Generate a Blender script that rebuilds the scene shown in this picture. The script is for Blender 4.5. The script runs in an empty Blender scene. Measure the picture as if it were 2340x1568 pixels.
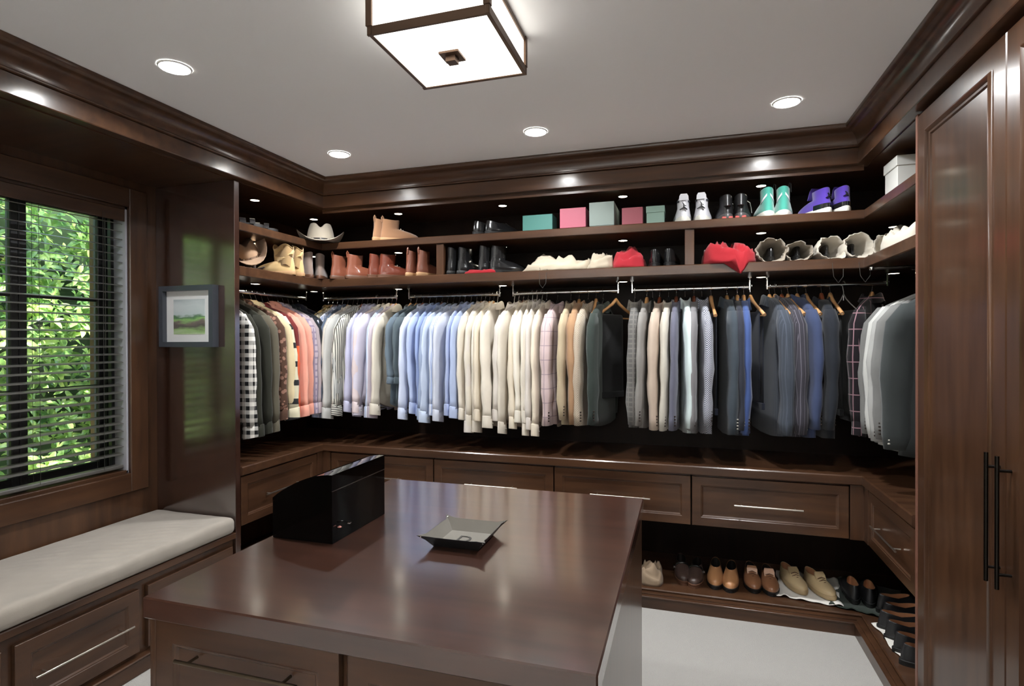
import bpy, bmesh, math, random
from mathutils import Vector, Matrix, noise

# ------------------------------------------------------------------ scene, camera, world, exposure
SC = bpy.context.scene
COL = SC.collection
PI = math.pi
random.seed(7)

def make_camera():
    yaw, pitch, roll, h = .2986, -.0055, -.003, 1.598
    F = Vector((-math.sin(yaw), math.cos(yaw), 0)); R = Vector((math.cos(yaw), math.sin(yaw), 0)); U = Vector((0, 0, 1))
    F2 = F*math.cos(pitch)+U*math.sin(pitch); U2 = -F*math.sin(pitch)+U*math.cos(pitch)
    R3 = R*math.cos(roll)+U2*math.sin(roll); U3 = -R*math.sin(roll)+U2*math.cos(roll)
    cd = bpy.data.cameras.new('camera'); cd.sensor_width = 36; cd.lens = 1283.3*36/2340
    cd.clip_start = .02
    c = bpy.data.objects.new('camera', cd); COL.objects.link(c)
    m = Matrix((( R3.x, U3.x, -F2.x, 0), (R3.y, U3.y, -F2.y, 0), (R3.z, U3.z, -F2.z, h), (0, 0, 0, 1)))
    c.matrix_world = m
    SC.camera = c
make_camera()

W = bpy.data.worlds.new('sky'); SC.world = W; W.use_nodes = True
wn = W.node_tree.nodes; wn.clear()
wo = wn.new('ShaderNodeOutputWorld'); wb = wn.new('ShaderNodeBackground'); ws = wn.new('ShaderNodeTexSky')
ws.sky_type = 'NISHITA'; ws.sun_disc = False; ws.sun_elevation = math.radians(52); ws.sun_rotation = math.radians(70)
wb.inputs[1].default_value = .45
W.node_tree.links.new(ws.outputs[0], wb.inputs[0]); W.node_tree.links.new(wb.outputs[0], wo.inputs[0])

sd = bpy.data.lights.new('sun', 'SUN'); sd.energy = 16.0; sd.angle = math.radians(2); sd.color = (1, .96, .88)
so = bpy.data.objects.new('sun', sd); COL.objects.link(so)
so.rotation_euler = Vector((-.12, .45, -.88)).to_track_quat('-Z', 'Y').to_euler()
so.location = (6, -3, 9)

SC.view_settings.view_transform = 'Standard'
SC.view_settings.look = 'None'
SC.view_settings.gamma = 1
SC.view_settings.use_curve_mapping = False
SC.view_settings.exposure = 1.12

DOWNLIGHT_W = 7.6      # each recessed ceiling downlight
FILL_WASH_W = 19.0        # each unseen fill light added by the entry wall to brighten the ceiling
PUCK_E = 9.5           # emission of the small shelf lights
FIXTURE_E = 1.5         # emission of the ceiling fixture's glass

# ------------------------------------------------------------------ dimensions (metres)
XL, XR, YF = -2.505, .930, 3.477          # cabinet front planes: left, right, back
WXL, WXR, WYB, WYF = -3.10, 1.53, 4.08, -1.25   # walls
CEIL = 2.74
Z_SOF = 2.543
Z_UP0, Z_UP1 = 2.250, 2.300
Z_LO0, Z_LO1 = 1.982, 2.040
Z_CT0, Z_CT1 = .800, .853
Z_SH = .100
YP = 2.652                                # face of the tall panel by the window nook
YN = .930                                 # near end of the window nook
YW = 2.760                                # end of the wardrobe

# ------------------------------------------------------------------ materials
def lin(c):
    return tuple((x/12.92 if x <= .04045 else ((x+.055)/1.055)**2.4) for x in [v/255 for v in c])
MATS = {}
def new_mat(name):
    m = bpy.data.materials.new(name); m.use_nodes = True
    nt = m.node_tree; b = nt.nodes['Principled BSDF']
    return m, nt, b
def rgba(c): l = lin(c); return (l[0], l[1], l[2], 1)

def mat(name, c, rough=.5, metal=0, spec=.5, coat=0, emis=None, es=0, bump=0, bscale=60, sheen=0):
    if name in MATS: return MATS[name]
    m, nt, b = new_mat(name)
    b.inputs['Base Color'].default_value = rgba(c); b.inputs['Roughness'].default_value = rough
    b.inputs['Metallic'].default_value = metal; b.inputs['Specular IOR Level'].default_value = spec
    b.inputs['Coat Weight'].default_value = coat; b.inputs['Coat Roughness'].default_value = .1
    b.inputs['Sheen Weight'].default_value = sheen
    if emis:
        b.inputs['Emission Color'].default_value = rgba(emis); b.inputs['Emission Strength'].default_value = es
    if bump:
        n = nt.nodes.new('ShaderNodeTexNoise'); n.inputs['Scale'].default_value = bscale; n.inputs['Detail'].default_value = 3
        tc = nt.nodes.new('ShaderNodeTexCoord'); nt.links.new(tc.outputs['Object'], n.inputs['Vector'])
        bp = nt.nodes.new('ShaderNodeBump'); bp.inputs['Strength'].default_value = bump; bp.inputs['Distance'].default_value = .01
        nt.links.new(n.outputs[0], bp.inputs['Height']); nt.links.new(bp.outputs[0], b.inputs['Normal'])
    MATS[name] = m
    return m

def wood(name, c1, c2, axis='X', rough=.30, coat=.35, spec=.35, ior=1.5):
    """stained timber: long soft grain along one axis"""
    if name in MATS: return MATS[name]
    m, nt, b = new_mat(name)
    tc = nt.nodes.new('ShaderNodeTexCoord'); mp = nt.nodes.new('ShaderNodeMapping')
    s = {'X': (1.0, 9, 9), 'Y': (9, 1.0, 9), 'Z': (9, 9, 1.0)}[axis]
    mp.inputs['Scale'].default_value = s
    n = nt.nodes.new('ShaderNodeTexNoise'); n.inputs['Scale'].default_value = 2.2; n.inputs['Detail'].default_value = 5; n.inputs['Distortion'].default_value = .2
    n2 = nt.nodes.new('ShaderNodeTexNoise'); n2.inputs['Scale'].default_value = 1.7; n2.inputs['Detail'].default_value = 2
    r = nt.nodes.new('ShaderNodeValToRGB'); r.color_ramp.elements[0].position = .36; r.color_ramp.elements[1].position = .68
    r.color_ramp.elements[0].color = rgba(c1); r.color_ramp.elements[1].color = rgba(c2)
    mx = nt.nodes.new('ShaderNodeMath'); mx.operation = 'MULTIPLY_ADD'; mx.inputs[1].default_value = .45
    L = nt.links.new
    L(tc.outputs['Object'], mp.inputs[0]); L(mp.outputs[0], n.inputs['Vector']); L(tc.outputs['Object'], n2.inputs['Vector'])
    L(n2.outputs[0], mx.inputs[0]); 
    mm = nt.nodes.new('ShaderNodeMath'); mm.operation = 'MULTIPLY'; mm.inputs[1].default_value = .55
    L(n.outputs[0], mm.inputs[0]); L(mm.outputs[0], mx.inputs[2]); L(mx.outputs[0], r.inputs[0]); L(r.outputs[0], b.inputs['Base Color'])
    b.inputs['Roughness'].default_value = rough
    b.inputs['Specular IOR Level'].default_value = spec
    b.inputs['Coat Weight'].default_value = coat; b.inputs['Coat Roughness'].default_value = .15; b.inputs['Coat IOR'].default_value = ior
    MATS[name] = m
    return m

WD1, WD2 = (56, 36, 24), (86, 58, 39)
WX = wood('wood_grain_x', WD1, WD2, 'X')
WY = wood('wood_grain_y', WD1, WD2, 'Y')
WZ = wood('wood_grain_z', WD1, WD2, 'Z')
WTOP = wood('wood_island_top', (56, 34, 26), (76, 47, 36), 'X', rough=.28, coat=1.0, ior=1.9)
WBK = wood('wood_back_panel', (24, 15, 10), (36, 23, 16), 'Z', rough=.45, coat=0, spec=.15)
CHROME = mat('chrome', (215, 215, 215), .12, 1)
NICKEL = mat('satin_nickel', (190, 182, 172), .28, 1)
BRONZE = mat('bronze_metal', (96, 76, 62), .42, .8)
BLACKG = mat('black_lacquer', (3, 3, 3), .06, 0, .16)
WHITEP = mat('ceiling_paint', (244, 244, 244), .9, bump=.05, bscale=300)
WALLP = mat('wall_paint', (238, 236, 230), .9)

def fabric(name, c, pat=None, c2=None, f=10., w=.3, f2=None, rough=.92, sheen=.15):
    """cloth; pat: hs horizontal stripe, vs vertical stripe, ck gingham, wp windowpane, mc micro check, fl blotched floral"""
    if name in MATS: return MATS[name]
    m, nt, b = new_mat(name)
    L = nt.links.new; N = nt.nodes.new
    b.inputs['Roughness'].default_value = rough; b.inputs['Specular IOR Level'].default_value = .2
    b.inputs['Sheen Weight'].default_value = sheen
    tc = N('ShaderNodeTexCoord'); sp = N('ShaderNodeSeparateXYZ'); L(tc.outputs['Object'], sp.inputs[0])
    def math_(op, a, bv=None):
        n = N('ShaderNodeMath'); n.operation = op
        for i, v in enumerate((a, bv)):
            if v is None: continue
            if isinstance(v, (int, float)): n.inputs[i].default_value = v
            else: L(v, n.inputs[i])
        return n.outputs[0]
    hor = sp.outputs['Z']
    sn = N('ShaderNodeSeparateXYZ'); L(tc.outputs['Normal'], sn.inputs[0])
    side = math_('GREATER_THAN', math_('ABSOLUTE', sn.outputs['X']), .72)
    ver = math_('ADD', math_('MULTIPLY', sp.outputs['Y'], side), math_('MULTIPLY', sp.outputs['X'], math_('SUBTRACT', 1.0, side)))
    def band(src, fr, wd): return math_('LESS_THAN', math_('FRACT', math_('MULTIPLY', src, fr)), wd)
    fac = None
    if pat == 'hs': fac = band(hor, f, w)
    elif pat == 'vs': fac = band(ver, f, w)
    elif pat == 'ck':
        fac = math_('MULTIPLY', math_('ADD', band(hor, f, .5), band(ver, f, .5)), .5)
    elif pat == 'wp': fac = math_('MAXIMUM', band(hor, f, w), band(ver, f2 or f, w))
    elif pat == 'mc':
        fac = math_('ABSOLUTE', math_('SUBTRACT', band(hor, f, .5), band(ver, f, .5)))
    elif pat == 'fl':
        v = N('ShaderNodeTexVoronoi'); v.inputs['Scale'].default_value = f; L(tc.outputs['Object'], v.inputs['Vector'])
        fac = math_('LESS_THAN', v.outputs['Distance'], w)
    elif pat == 'or':                                   # colour block below a height
        fac = math_('LESS_THAN', hor, f)
    nz = N('ShaderNodeTexNoise'); nz.inputs['Scale'].default_value = 9; nz.inputs['Detail'].default_value = 3; L(tc.outputs['Object'], nz.inputs['Vector'])
    hsv = N('ShaderNodeHueSaturation'); mr = N('ShaderNodeMapRange'); mr.inputs['To Min'].default_value = .86; mr.inputs['To Max'].default_value = 1.12
    L(nz.outputs[0], mr.inputs[0]); L(mr.outputs[0], hsv.inputs['Value'])
    if fac is None: hsv.inputs['Color'].default_value = rgba(c)
    else:
        mx = N('ShaderNodeMix'); mx.data_type = 'RGBA'; L(fac, mx.inputs[0])
        mx.inputs[6].default_value = rgba(c); mx.inputs[7].default_value = rgba(c2); L(mx.outputs[2], hsv.inputs['Color'])
    L(hsv.outputs[0], b.inputs['Base Color'])
    wv = N('ShaderNodeTexNoise'); wv.inputs['Scale'].default_value = 450; L(tc.outputs['Object'], wv.inputs['Vector'])
    bp = N('ShaderNodeBump'); bp.inputs['Strength'].default_value = .25; bp.inputs['Distance'].default_value = .001
    L(wv.outputs[0], bp.inputs['Height']); L(bp.outputs[0], b.inputs['Normal'])
    MATS[name] = m
    return m

# ------------------------------------------------------------------ mesh helpers
class MB:
    def __init__(s): s.v = []; s.f = []
    def add(s, v, f):
        o = len(s.v); s.v += [tuple(p) for p in v]; s.f += [tuple(i+o for i in q) for q in f]; return s
    def box(s, x0, x1, y0, y1, z0, z1, c=0.0):
        if c <= 0:
            v = [(x, y, z) for x in (x0, x1) for y in (y0, y1) for z in (z0, z1)]
            return s.add(v, [(0, 1, 3, 2), (4, 6, 7, 5), (0, 4, 5, 1), (2, 3, 7, 6), (0, 2, 6, 4), (1, 5, 7, 3)])
        X = (x0, x1); Y = (y0, y1); Z = (z0, z1); v = []; idx = {}
        for i in (0, 1):
            for j in (0, 1):
                for k in (0, 1):
                    sx, sy, sz = (1, -1)[i]*c, (1, -1)[j]*c, (1, -1)[k]*c
                    for a, p in enumerate([(X[i], Y[j]+sy, Z[k]+sz), (X[i]+sx, Y[j], Z[k]+sz), (X[i]+sx, Y[j]+sy, Z[k])]):
                        idx[i, j, k, a] = len(v); v.append(p)
        f = []
        for i in (0, 1): f.append([idx[i, j, k, 0] for j, k in ((0, 0), (0, 1), (1, 1), (1, 0))])
        for j in (0, 1): f.append([idx[i, j, k, 1] for i, k in ((0, 0), (0, 1), (1, 1), (1, 0))])
        for k in (0, 1): f.append([idx[i, j, k, 2] for i, j in ((0, 0), (0, 1), (1, 1), (1, 0))])
        for i in (0, 1):
            for j in (0, 1): f.append([idx[i, j, 0, 0], idx[i, j, 1, 0], idx[i, j, 1, 1], idx[i, j, 0, 1]])
            for k in (0, 1): f.append([idx[i, 0, k, 0], idx[i, 1, k, 0], idx[i, 1, k, 2], idx[i, 0, k, 2]])
        for j in (0, 1):
            for k in (0, 1): f.append([idx[0, j, k, 1], idx[1, j, k, 1], idx[1, j, k, 2], idx[0, j, k, 2]])
        for i in (0, 1):
            for j in (0, 1):
                for k in (0, 1): f.append([idx[i, j, k, a] for a in range(3)])
        return s.add(v, f)
    def loft(s, rings, cap0=True, cap1=True, closed=True):
        n = len(rings[0]); v = [p for r in rings for p in r]; f = []
        m = n if closed else n-1
        for i in range(len(rings)-1):
            for j in range(m):
                a = i*n+j; b = i*n+(j+1) % n
                f.append((a, b, b+n, a+n))
        if cap0: f.append(tuple(range(n-1, -1, -1)))
        if cap1: f.append(tuple((len(rings)-1)*n+j for j in range(n)))
        return s.add(v, f)
    def tube(s, pts, r, n=8, caps=True):
        P = [Vector(p) for p in pts]; rings = []
        if not isinstance(r, (list, tuple)): r = [r]*len(P)
        up = None
        for i, p in enumerate(P):
            t = (P[min(i+1, len(P)-1)]-P[max(i-1, 0)]).normalized()
            if up is None: up = Vector((0, 0, 1)) if abs(t.z) < .9 else Vector((1, 0, 0))
            a = t.cross(up); 
            if a.length < 1e-5: a = t.cross(Vector((0, 1, 0)))
            a.normalize(); b = a.cross(t).normalized(); up = b
            rings.append([p+a*math.cos(2*PI*k/n)*r[i]+b*math.sin(2*PI*k/n)*r[i] for k in range(n)])
        return s.loft(rings, caps, caps)
    def lathe(s, prof, n=24, c=(0, 0, 0), cap0=True, cap1=True):
        return s.loft([[(c[0]+r*math.cos(2*PI*k/n), c[1]+r*math.sin(2*PI*k/n), c[2]+z) for k in range(n)] for r, z in prof], cap0, cap1)
    def prism(s, poly, y0, y1):                       # poly in x,z extruded along y
        return s.loft([[(x, y0, z) for x, z in poly], [(x, y1, z) for x, z in poly]])
    def mesh(s, name, material, smooth=None):
        me = bpy.data.meshes.new(name); me.from_pydata(s.v, [], s.f)
        bm = bmesh.new(); bm.from_mesh(me); bmesh.ops.recalc_face_normals(bm, faces=bm.faces); bm.to_mesh(me); bm.free()
        if smooth is not None:
            me.polygons.foreach_set('use_smooth', [True]*len(me.polygons))
            if smooth < 179: me.set_sharp_from_angle(angle=math.radians(smooth))
        me.materials.append(material)
        return me
    def build(s, name, material, parent=None, smooth=None, loc=None):
        return link(name, s.mesh(name, material, smooth), parent, loc)
def link(name, me, parent=None, loc=None):
    o = bpy.data.objects.new(name, me); COL.objects.link(o)
    if parent is not None: o.parent = parent
    if loc is not None: o.location = loc
    return o
def tag(o, label, cat, group=None):
    o['label'] = label; o['category'] = cat
    if group: o['group'] = group
    return o
def thing(name, label, cat, loc=(0, 0, 0), rz=0, group=None):
    o = bpy.data.objects.new(name, None); o.empty_display_size = .05; COL.objects.link(o)
    o.location = loc; o.rotation_euler = (0, 0, rz)
    return tag(o, label, cat, group)
def struct(name, mb, m, parent=None, smooth=None):
    o = mb.build(name, m, parent, smooth)
    if parent is None: o['kind'] = 'structure'
    return o
def copy_tree(o, parent=None):
    c = o.copy(); COL.objects.link(c); c.parent = parent
    for ch in list(o.children): copy_tree(ch, c)
    return c
ORD = ['first', 'second', 'third', 'fourth', 'fifth', 'sixth', 'seventh', 'eighth', 'ninth', 'tenth', 'eleventh', 'twelfth', 'thirteenth', 'fourteenth', 'fifteenth']

# ------------------------------------------------------------------ room shell
CARPET = mat('carpet_pile', (188, 184, 178), 1.0, bump=.9, bscale=260, sheen=.3)
struct('floor', MB().box(-3.4, 1.63, -1.35, 4.18, -.1, 0), CARPET)
struct('ceiling', MB().box(-3.4, 1.63, -1.35, 4.18, CEIL, CEIL+.1), WHITEP)
struct('wall_back', MB().box(-3.4, 1.63, WYB, WYB+.1, 0, CEIL), WBK)
struct('wall_right', MB().box(WXR, WXR+.1, WYF, WYB, 0, CEIL), WBK)
struct('wall_front', MB().box(-3.4, 1.63, WYF-.1, WYF, 0, CEIL), WALLP)
WY0, WY1, WZ0, WZ1 = 1.11, 2.467, .83, 2.375      # window opening
wl = MB()
wl.box(-3.4, WXL, WYF, WY0, 0, CEIL).box(-3.4, WXL, WY1, WYB, 0, CEIL).box(-3.4, WXL, WY0, WY1, 0, WZ0).box(-3.4, WXL, WY0, WY1, WZ1, CEIL)
struct('wall_left', wl, WZ)

def u_band(prof, y_start=WYF, y_end=WYF):
    """sweep a profile (offset into the room, z) along left, back and right cabinet fronts with mitred corners"""
    rings = []
    for path in range(4):
        ring = []
        for o, z in prof:
            ring.append([(XL+o, y_start, z), (XL+o, YF-o, z), (XR-o, YF-o, z), (XR-o, y_end, z)][path])
        rings.append(ring)
    return MB().loft(rings)
# frieze board and crown moulding
struct('trim_1', u_band([(-.02, Z_SOF), (.036, Z_SOF), (.0385, Z_SOF+.004), (.0385, 2.625), (.034, 2.629), (-.02, 2.629)]), WX, smooth=30)
cr = [(-.02, 2.629), (.046, 2.629), (.050, 2.632), (.050, 2.638), (.046, 2.642)]
for k in range(9):
    a = k/8*PI/2
    cr.append((.046+.054*(1-math.cos(a)), 2.644+.066*math.sin(a)))
cr += [(.103, 2.713), (.110, 2.716), (.1145, 2.724), (.1145, 2.739), (-.02, 2.739)]
struct('trim_2', u_band(cr), WX, smooth=40)
# boxed soffit above the shelves and the window nook
sf = MB()
sf.box(WXL, XL-.02, WYF, WYB, Z_SOF-.006, CEIL-.001).box(XL-.02, XR+.02, YF+.02, WYB, Z_SOF-.006, CEIL-.001).box(XR+.02, WXR, WYF, WYB, Z_SOF-.006, CEIL-.001)
struct('trim_3', sf, WX)
# a thin face rail under the frieze
fr = MB().box(WXL+.6, XR-.0, YF+.002, YF+.022, Z_SOF-.03, Z_SOF+.001)
struct('trim_4', fr, WX)
# near ends of both sides, behind the camera
struct('trim_5', MB().box(WXL, XL, WYF, YN, 0, Z_SOF-.006), WZ)
struct('trim_6', MB().box(XR, WXR, WYF, .70, 0, Z_SOF-.006), WZ)

# ------------------------------------------------------------------ window
DKWIN = mat('window_sash_paint', (44, 46, 48), .45)
JAMB = mat('window_jamb_paint', (176, 176, 184), .6)
def glass_mat():
    m, nt, b = new_mat('window_glass'); nt.nodes.remove(b)
    o = nt.nodes['Material Output']; t = nt.nodes.new('ShaderNodeBsdfTransparent'); g = nt.nodes.new('ShaderNodeBsdfGlossy'); g.inputs['Roughness'].default_value = .02
    fz = nt.nodes.new('ShaderNodeFresnel'); fz.inputs[0].default_value = 1.35; mx = nt.nodes.new('ShaderNodeMixShader')
    t.inputs[0].default_value = (.94, .97, .96, 1)
    nt.links.new(fz.outputs[0], mx.inputs[0]); nt.links.new(t.outputs[0], mx.inputs[1]); nt.links.new(g.outputs[0], mx.inputs[2]); nt.links.new(mx.outputs[0], o.inputs[0])
    return m
GLASS = glass_mat()
win = bpy.data.objects.new('window_1', None); COL.objects.link(win); win.location = (WXL, (WY0+WY1)/2, WZ0); win['kind'] = 'structure'
def wpart(name, mb, m, parent=win, smooth=None):
    o = mb.build(name, m, parent, smooth)
    for i, v in enumerate(o.data.vertices): v.co -= Vector(win.location)
    return o
# casing boards around the opening
cs = MB().box(WXL-.0, WXL+.022, WY1, WY1+.111, WZ0-.11, WZ1+.11, .004)
wpart('casing', cs, WZ)
wpart('casing', MB().box(WXL, WXL+.022, WY0-.111, WY0, WZ0-.11, WZ1+.11, .004), WZ)
wpart('casing', MB().box(WXL, WXL+.024, WY0, WY1, WZ1, WZ1+.11, .004), WY)
wpart('casing', MB().box(WXL, WXL+.024, WY0, WY1, WZ0-.11, WZ0, .004), WY)
jm = MB().box(-3.27, WXL-.0, WY1-.012, WY1+.001, WZ0, WZ1).box(-3.27, WXL, WY0, WY0+.012, WZ0, WZ1)
wpart('jamb', jm, JAMB)
wpart('jamb_bead', MB().box(-3.215, -3.190, WY1-.030, WY1-.012, WZ0, WZ1).box(-3.255, -3.235, WY1-.026, WY1-.012, WZ0, WZ1), DKWIN)
wpart('window_sill', MB().box(-3.40, WXL, WY0, WY1, WZ0-.002, WZ0+.018, .003), WY)
wpart('window_head', MB().box(-3.27, WXL, WY0, WY1, WZ1-.014, WZ1+.001), WY)
sashes = [(2.012, 2.455), (1.568, 2.010), (1.122, 1.566)]  # last sash is unseen, added to widen the window for more light
for a, b in sashes:
    st = .037 if a > 2 else .037
    z0, z1 = WZ0+.018, WZ1-.014
    s = MB().box(-3.305, -3.265, a, a+st, z0, z1, .004).box(-3.305, -3.265, b-st, b, z0, z1, .004)
    s.box(-3.305, -3.265, a+st, b-st, z0, z0+.05, .004).box(-3.305, -3.265, a+st, b-st, z1-.04, z1, .004)
    so_ = wpart('sash', s, DKWIN)
    ys = [z0+.05, 1.335, 1.838, z1-.04]
    for zz in ys[1:3]:
        wpart('muntin', MB().box(-3.298, -3.270, a+st, b-st, zz-.011, zz+.011, .003), DKWIN, so_)
    for i in range(3):
        wpart('pane', MB().box(-3.287, -3.283, a+st-.004, b-st+.004, ys[i], ys[i+1]), GLASS, so_)

# venetian blind in the reveal
SLAT = mat('blind_slat_stain', (92, 90, 86), .3, 0, .5)
CORD = mat('blind_cord', (60, 56, 52), .8)
bl = thing('venetian_blind', 'dark wooden venetian blind with open slats hanging in the window', 'blind', (-3.14, (WY0+WY1)/2, WZ0+.03))
hw = (WY1-WY0)/2-.016
MB().box(-.028, .030, -hw, hw, WZ1-WZ0-.095, WZ1-WZ0-.046, .004).build('headrail', SLAT, bl)
MB().box(.030, .040, -hw-.004, hw+.004, WZ1-WZ0-.115, WZ1-WZ0-.044, .003).build('valance', WY, bl)
slat_top = WZ1-WZ0-.125
sm = MB()
prof = [(-.025, 0), (-.0125, .0022), (0, .003), (.0125, .0022), (.025, 0), (.025, -.0025), (0, .0005), (-.025, -.0025)]
ct, st_ = math.cos(.155), math.sin(.155)
rp = [(x*ct+z*st_, -x*st_+z*ct) for x, z in prof]
sm.loft([[(x, -hw, z) for x, z in rp], [(x, hw, z) for x, z in rp]])
slat_me = sm.mesh('slat', SLAT, 40)
nsl = int((slat_top-.045)/.0445)
for k in range(nsl+1):
    link('slat', slat_me, bl, (0, 0, slat_top-k*.0445))
MB().box(-.026, .026, -hw, hw, .0, .022, .005).build('bottom_rail', SLAT, bl)
for yy in (-hw+.10, -.20, .22, hw-.115):
    for xx in (-.026, .026):
        MB().tube([(xx, yy, .01), (xx, yy, slat_top+.05)], .0011, 5).build('ladder_cord', CORD, bl)
for dy in (0, .012):
    MB().tube([(.045, hw-.13+dy, slat_top+.04), (.045, hw-.13+dy, .62+dy*6)], .0012, 5).build('pull_cord', CORD, bl)

# ------------------------------------------------------------------ garden hedge outside
def leaf_material():
    m, nt, b = new_mat('hedge_leaf'); L = nt.links.new; N = nt.nodes.new
    g = N('ShaderNodeNewGeometry'); n = N('ShaderNodeTexNoise'); n.inputs['Scale'].default_value = 7.; n.inputs['Detail'].default_value = 4
    L(g.outputs['Position'], n.inputs['Vector'])
    r = N('ShaderNodeValToRGB'); e = r.color_ramp.elements
    e[0].position = .36; e[0].color = rgba((84, 124, 66)); e[1].position = .64; e[1].color = rgba((204, 226, 132))
    e2 = e.new(.5); e2.color = rgba((140, 178, 96))
    L(n.outputs[0], r.inputs[0]); L(r.outputs[0], b.inputs['Base Color']); b.inputs['Roughness'].default_value = .25
    t = N('ShaderNodeBsdfTranslucent'); L(r.outputs[0], t.inputs[0]); mx = N('ShaderNodeMixShader'); mx.inputs[0].default_value = .35
    L(b.outputs[0], mx.inputs[1]); L(t.outputs[0], mx.inputs[2]); L(mx.outputs[0], nt.nodes['Material Output'].inputs[0])
    return m
LEAF = leaf_material()
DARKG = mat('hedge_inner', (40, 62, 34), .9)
def leaf_geo(L=.10, Wd=.034):
    v = [(0, 0, 0)]; 
    for t, w_, z in ((.3, .75, .006), (.6, 1, .002), (.85, .6, -.010)):
        v += [(-Wd/2*w_, L*t, z+.006*w_), (0, L*t, z), (Wd/2*w_, L*t, z+.006*w_)]
    v.append((0, L, -.02))
    f = [(0, 2, 1), (0, 3, 2)]
    for i in (0, 3): f += [(1+i, 2+i, 5+i, 4+i), (2+i, 3+i, 6+i, 5+i)]
    f += [(7, 8, 10), (8, 9, 10)]
    return v, f
hedge = thing('garden_hedge', 'sunlit leafy evergreen hedge growing just outside the window', 'hedge', (-4.75, 2.3, 0))
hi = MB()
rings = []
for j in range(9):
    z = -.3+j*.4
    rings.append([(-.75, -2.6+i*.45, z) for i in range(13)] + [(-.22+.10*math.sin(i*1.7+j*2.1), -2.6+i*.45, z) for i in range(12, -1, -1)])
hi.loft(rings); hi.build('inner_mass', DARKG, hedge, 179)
for yy in (-1.3, -.3, .8, 1.7):
    MB().tube([(-.5, yy, -.05), (-.45, yy+.05, .8), (-.5, yy+.1, 2.4)], [.03, .024, .012], 6).build('stem', mat('hedge_stem', (70, 52, 38), .9), hedge)
lv, lf = leaf_geo()
leaf_me = MB().add(lv, lf).mesh('leaf', LEAF, 179)
rnd = random.Random(3)
allv = MB(); singles = []
xf = []
for q in range(2300):
    cy = rnd.uniform(-2.4, 2.4); cz = rnd.uniform(.02, 2.95)
    bulge = .16*noise.noise(Vector((cy*1.6, cz*1.6, 3.)))
    cx = bulge+rnd.uniform(-.12, .10)
    ax = Vector((1, rnd.uniform(-.7, .7), rnd.uniform(-.2, 1.1))).normalized()
    base = ax.to_track_quat('Z', 'Y').to_matrix().to_4x4()
    nl = rnd.randint(4, 6); a0 = rnd.uniform(0, 6.28)
    for k in range(nl):
        sc = rnd.uniform(.75, 1.35)
        mtx = Matrix.Translation((cx, cy, cz)) @ base @ Matrix.Rotation(a0+k*2*PI/nl, 4, 'Z') @ Matrix.Rotation(rnd.uniform(.15, .8), 4, 'X') @ Matrix.Scale(sc, 4)
        xf.append((mtx, cx, cy, cz))
vis = sorted([x for x in xf if -.65 < x[2] < 1.0 and .7 < x[3] < 2.6], key=lambda x: -x[1])[:300]
vs = set(id(x) for x in vis)
for x in vis:
    o = link('leaf', leaf_me, hedge); o.matrix_local = x[0]
for x in xf:
    if id(x) in vs: continue
    allv.add([x[0] @ Vector(p) for p in lv], lf)
fo = allv.build('foliage', LEAF, hedge, 179); fo['kind'] = 'stuff'
gm = MB().box(-8, -3.4, -3, 9, -.15, -.05)
go = struct('ground', gm, mat('pale_paving', (214, 212, 208), .9)); 

# ------------------------------------------------------------------ ceiling lights
LAMP = mat('lamp_glow', (255, 252, 246), .5, emis=(255, 252, 246), es=24)
TRIMW = mat('lamp_trim_white', (235, 235, 233), .4)
GLOWP = mat('frosted_glass_lit', (240, 238, 232), .5, emis=(255, 251, 242), es=FIXTURE_E)
def area_lamp(name, loc, size, watts, parent, spread=150, col=(.965, .985, 1)):
    d = bpy.data.lights.new(name, 'AREA'); d.shape = 'DISK'; d.size = size; d.energy = watts; d.color = col; d.spread = math.radians(spread)
    o = bpy.data.objects.new(name, d); COL.objects.link(o); o.parent = parent; o.location = loc
    return o
def downlight(x, y, label, watts=None):
    t = thing('recessed_downlight', label, 'ceiling light', (x, y, CEIL), 0, 'recessed ceiling downlights')
    MB().lathe([(.057, -.001), (.058, -.007), (.062, -.006), (.065, -.001)], 32, cap0=False, cap1=False).build('trim_ring', TRIMW, t, 40)
    MB().lathe([(.0, -.0045), (.040, -.004), (.058, -.003), (.058, -.002), (0, -.002)], 32, cap0=False, cap1=False).build('lens', LAMP, t)
    o = area_lamp('downlight_lamp', (0, 0, -.012), .10, watts or DOWNLIGHT_W, t, 170 if watts else 150)
    if watts: o.rotation_euler = (-.75, 0, 0)
downlight(-2.03, 1.83, 'round recessed ceiling downlight nearest the window')
downlight(-2.02, 2.98, 'round recessed ceiling downlight near the left rear corner of the crown moulding')
downlight(-.78, 2.985, 'round recessed ceiling downlight behind the square ceiling lantern')
downlight(.47, 2.98, 'round recessed ceiling downlight above the sneakers, near the right crown moulding')
downlight(.47, 1.83, 'round recessed ceiling downlight in front of the wardrobe doors, out of view')
for i, x in enumerate((-2.45, -1.35, -.25, .75)):
    downlight(x, -.47, 'added recessed fill light aimed at the entry wall, %s from left, out of view' % ORD[i], FILL_WASH_W)  # fill lights added behind the camera, bounced off the wall to lift the ceiling

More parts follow.
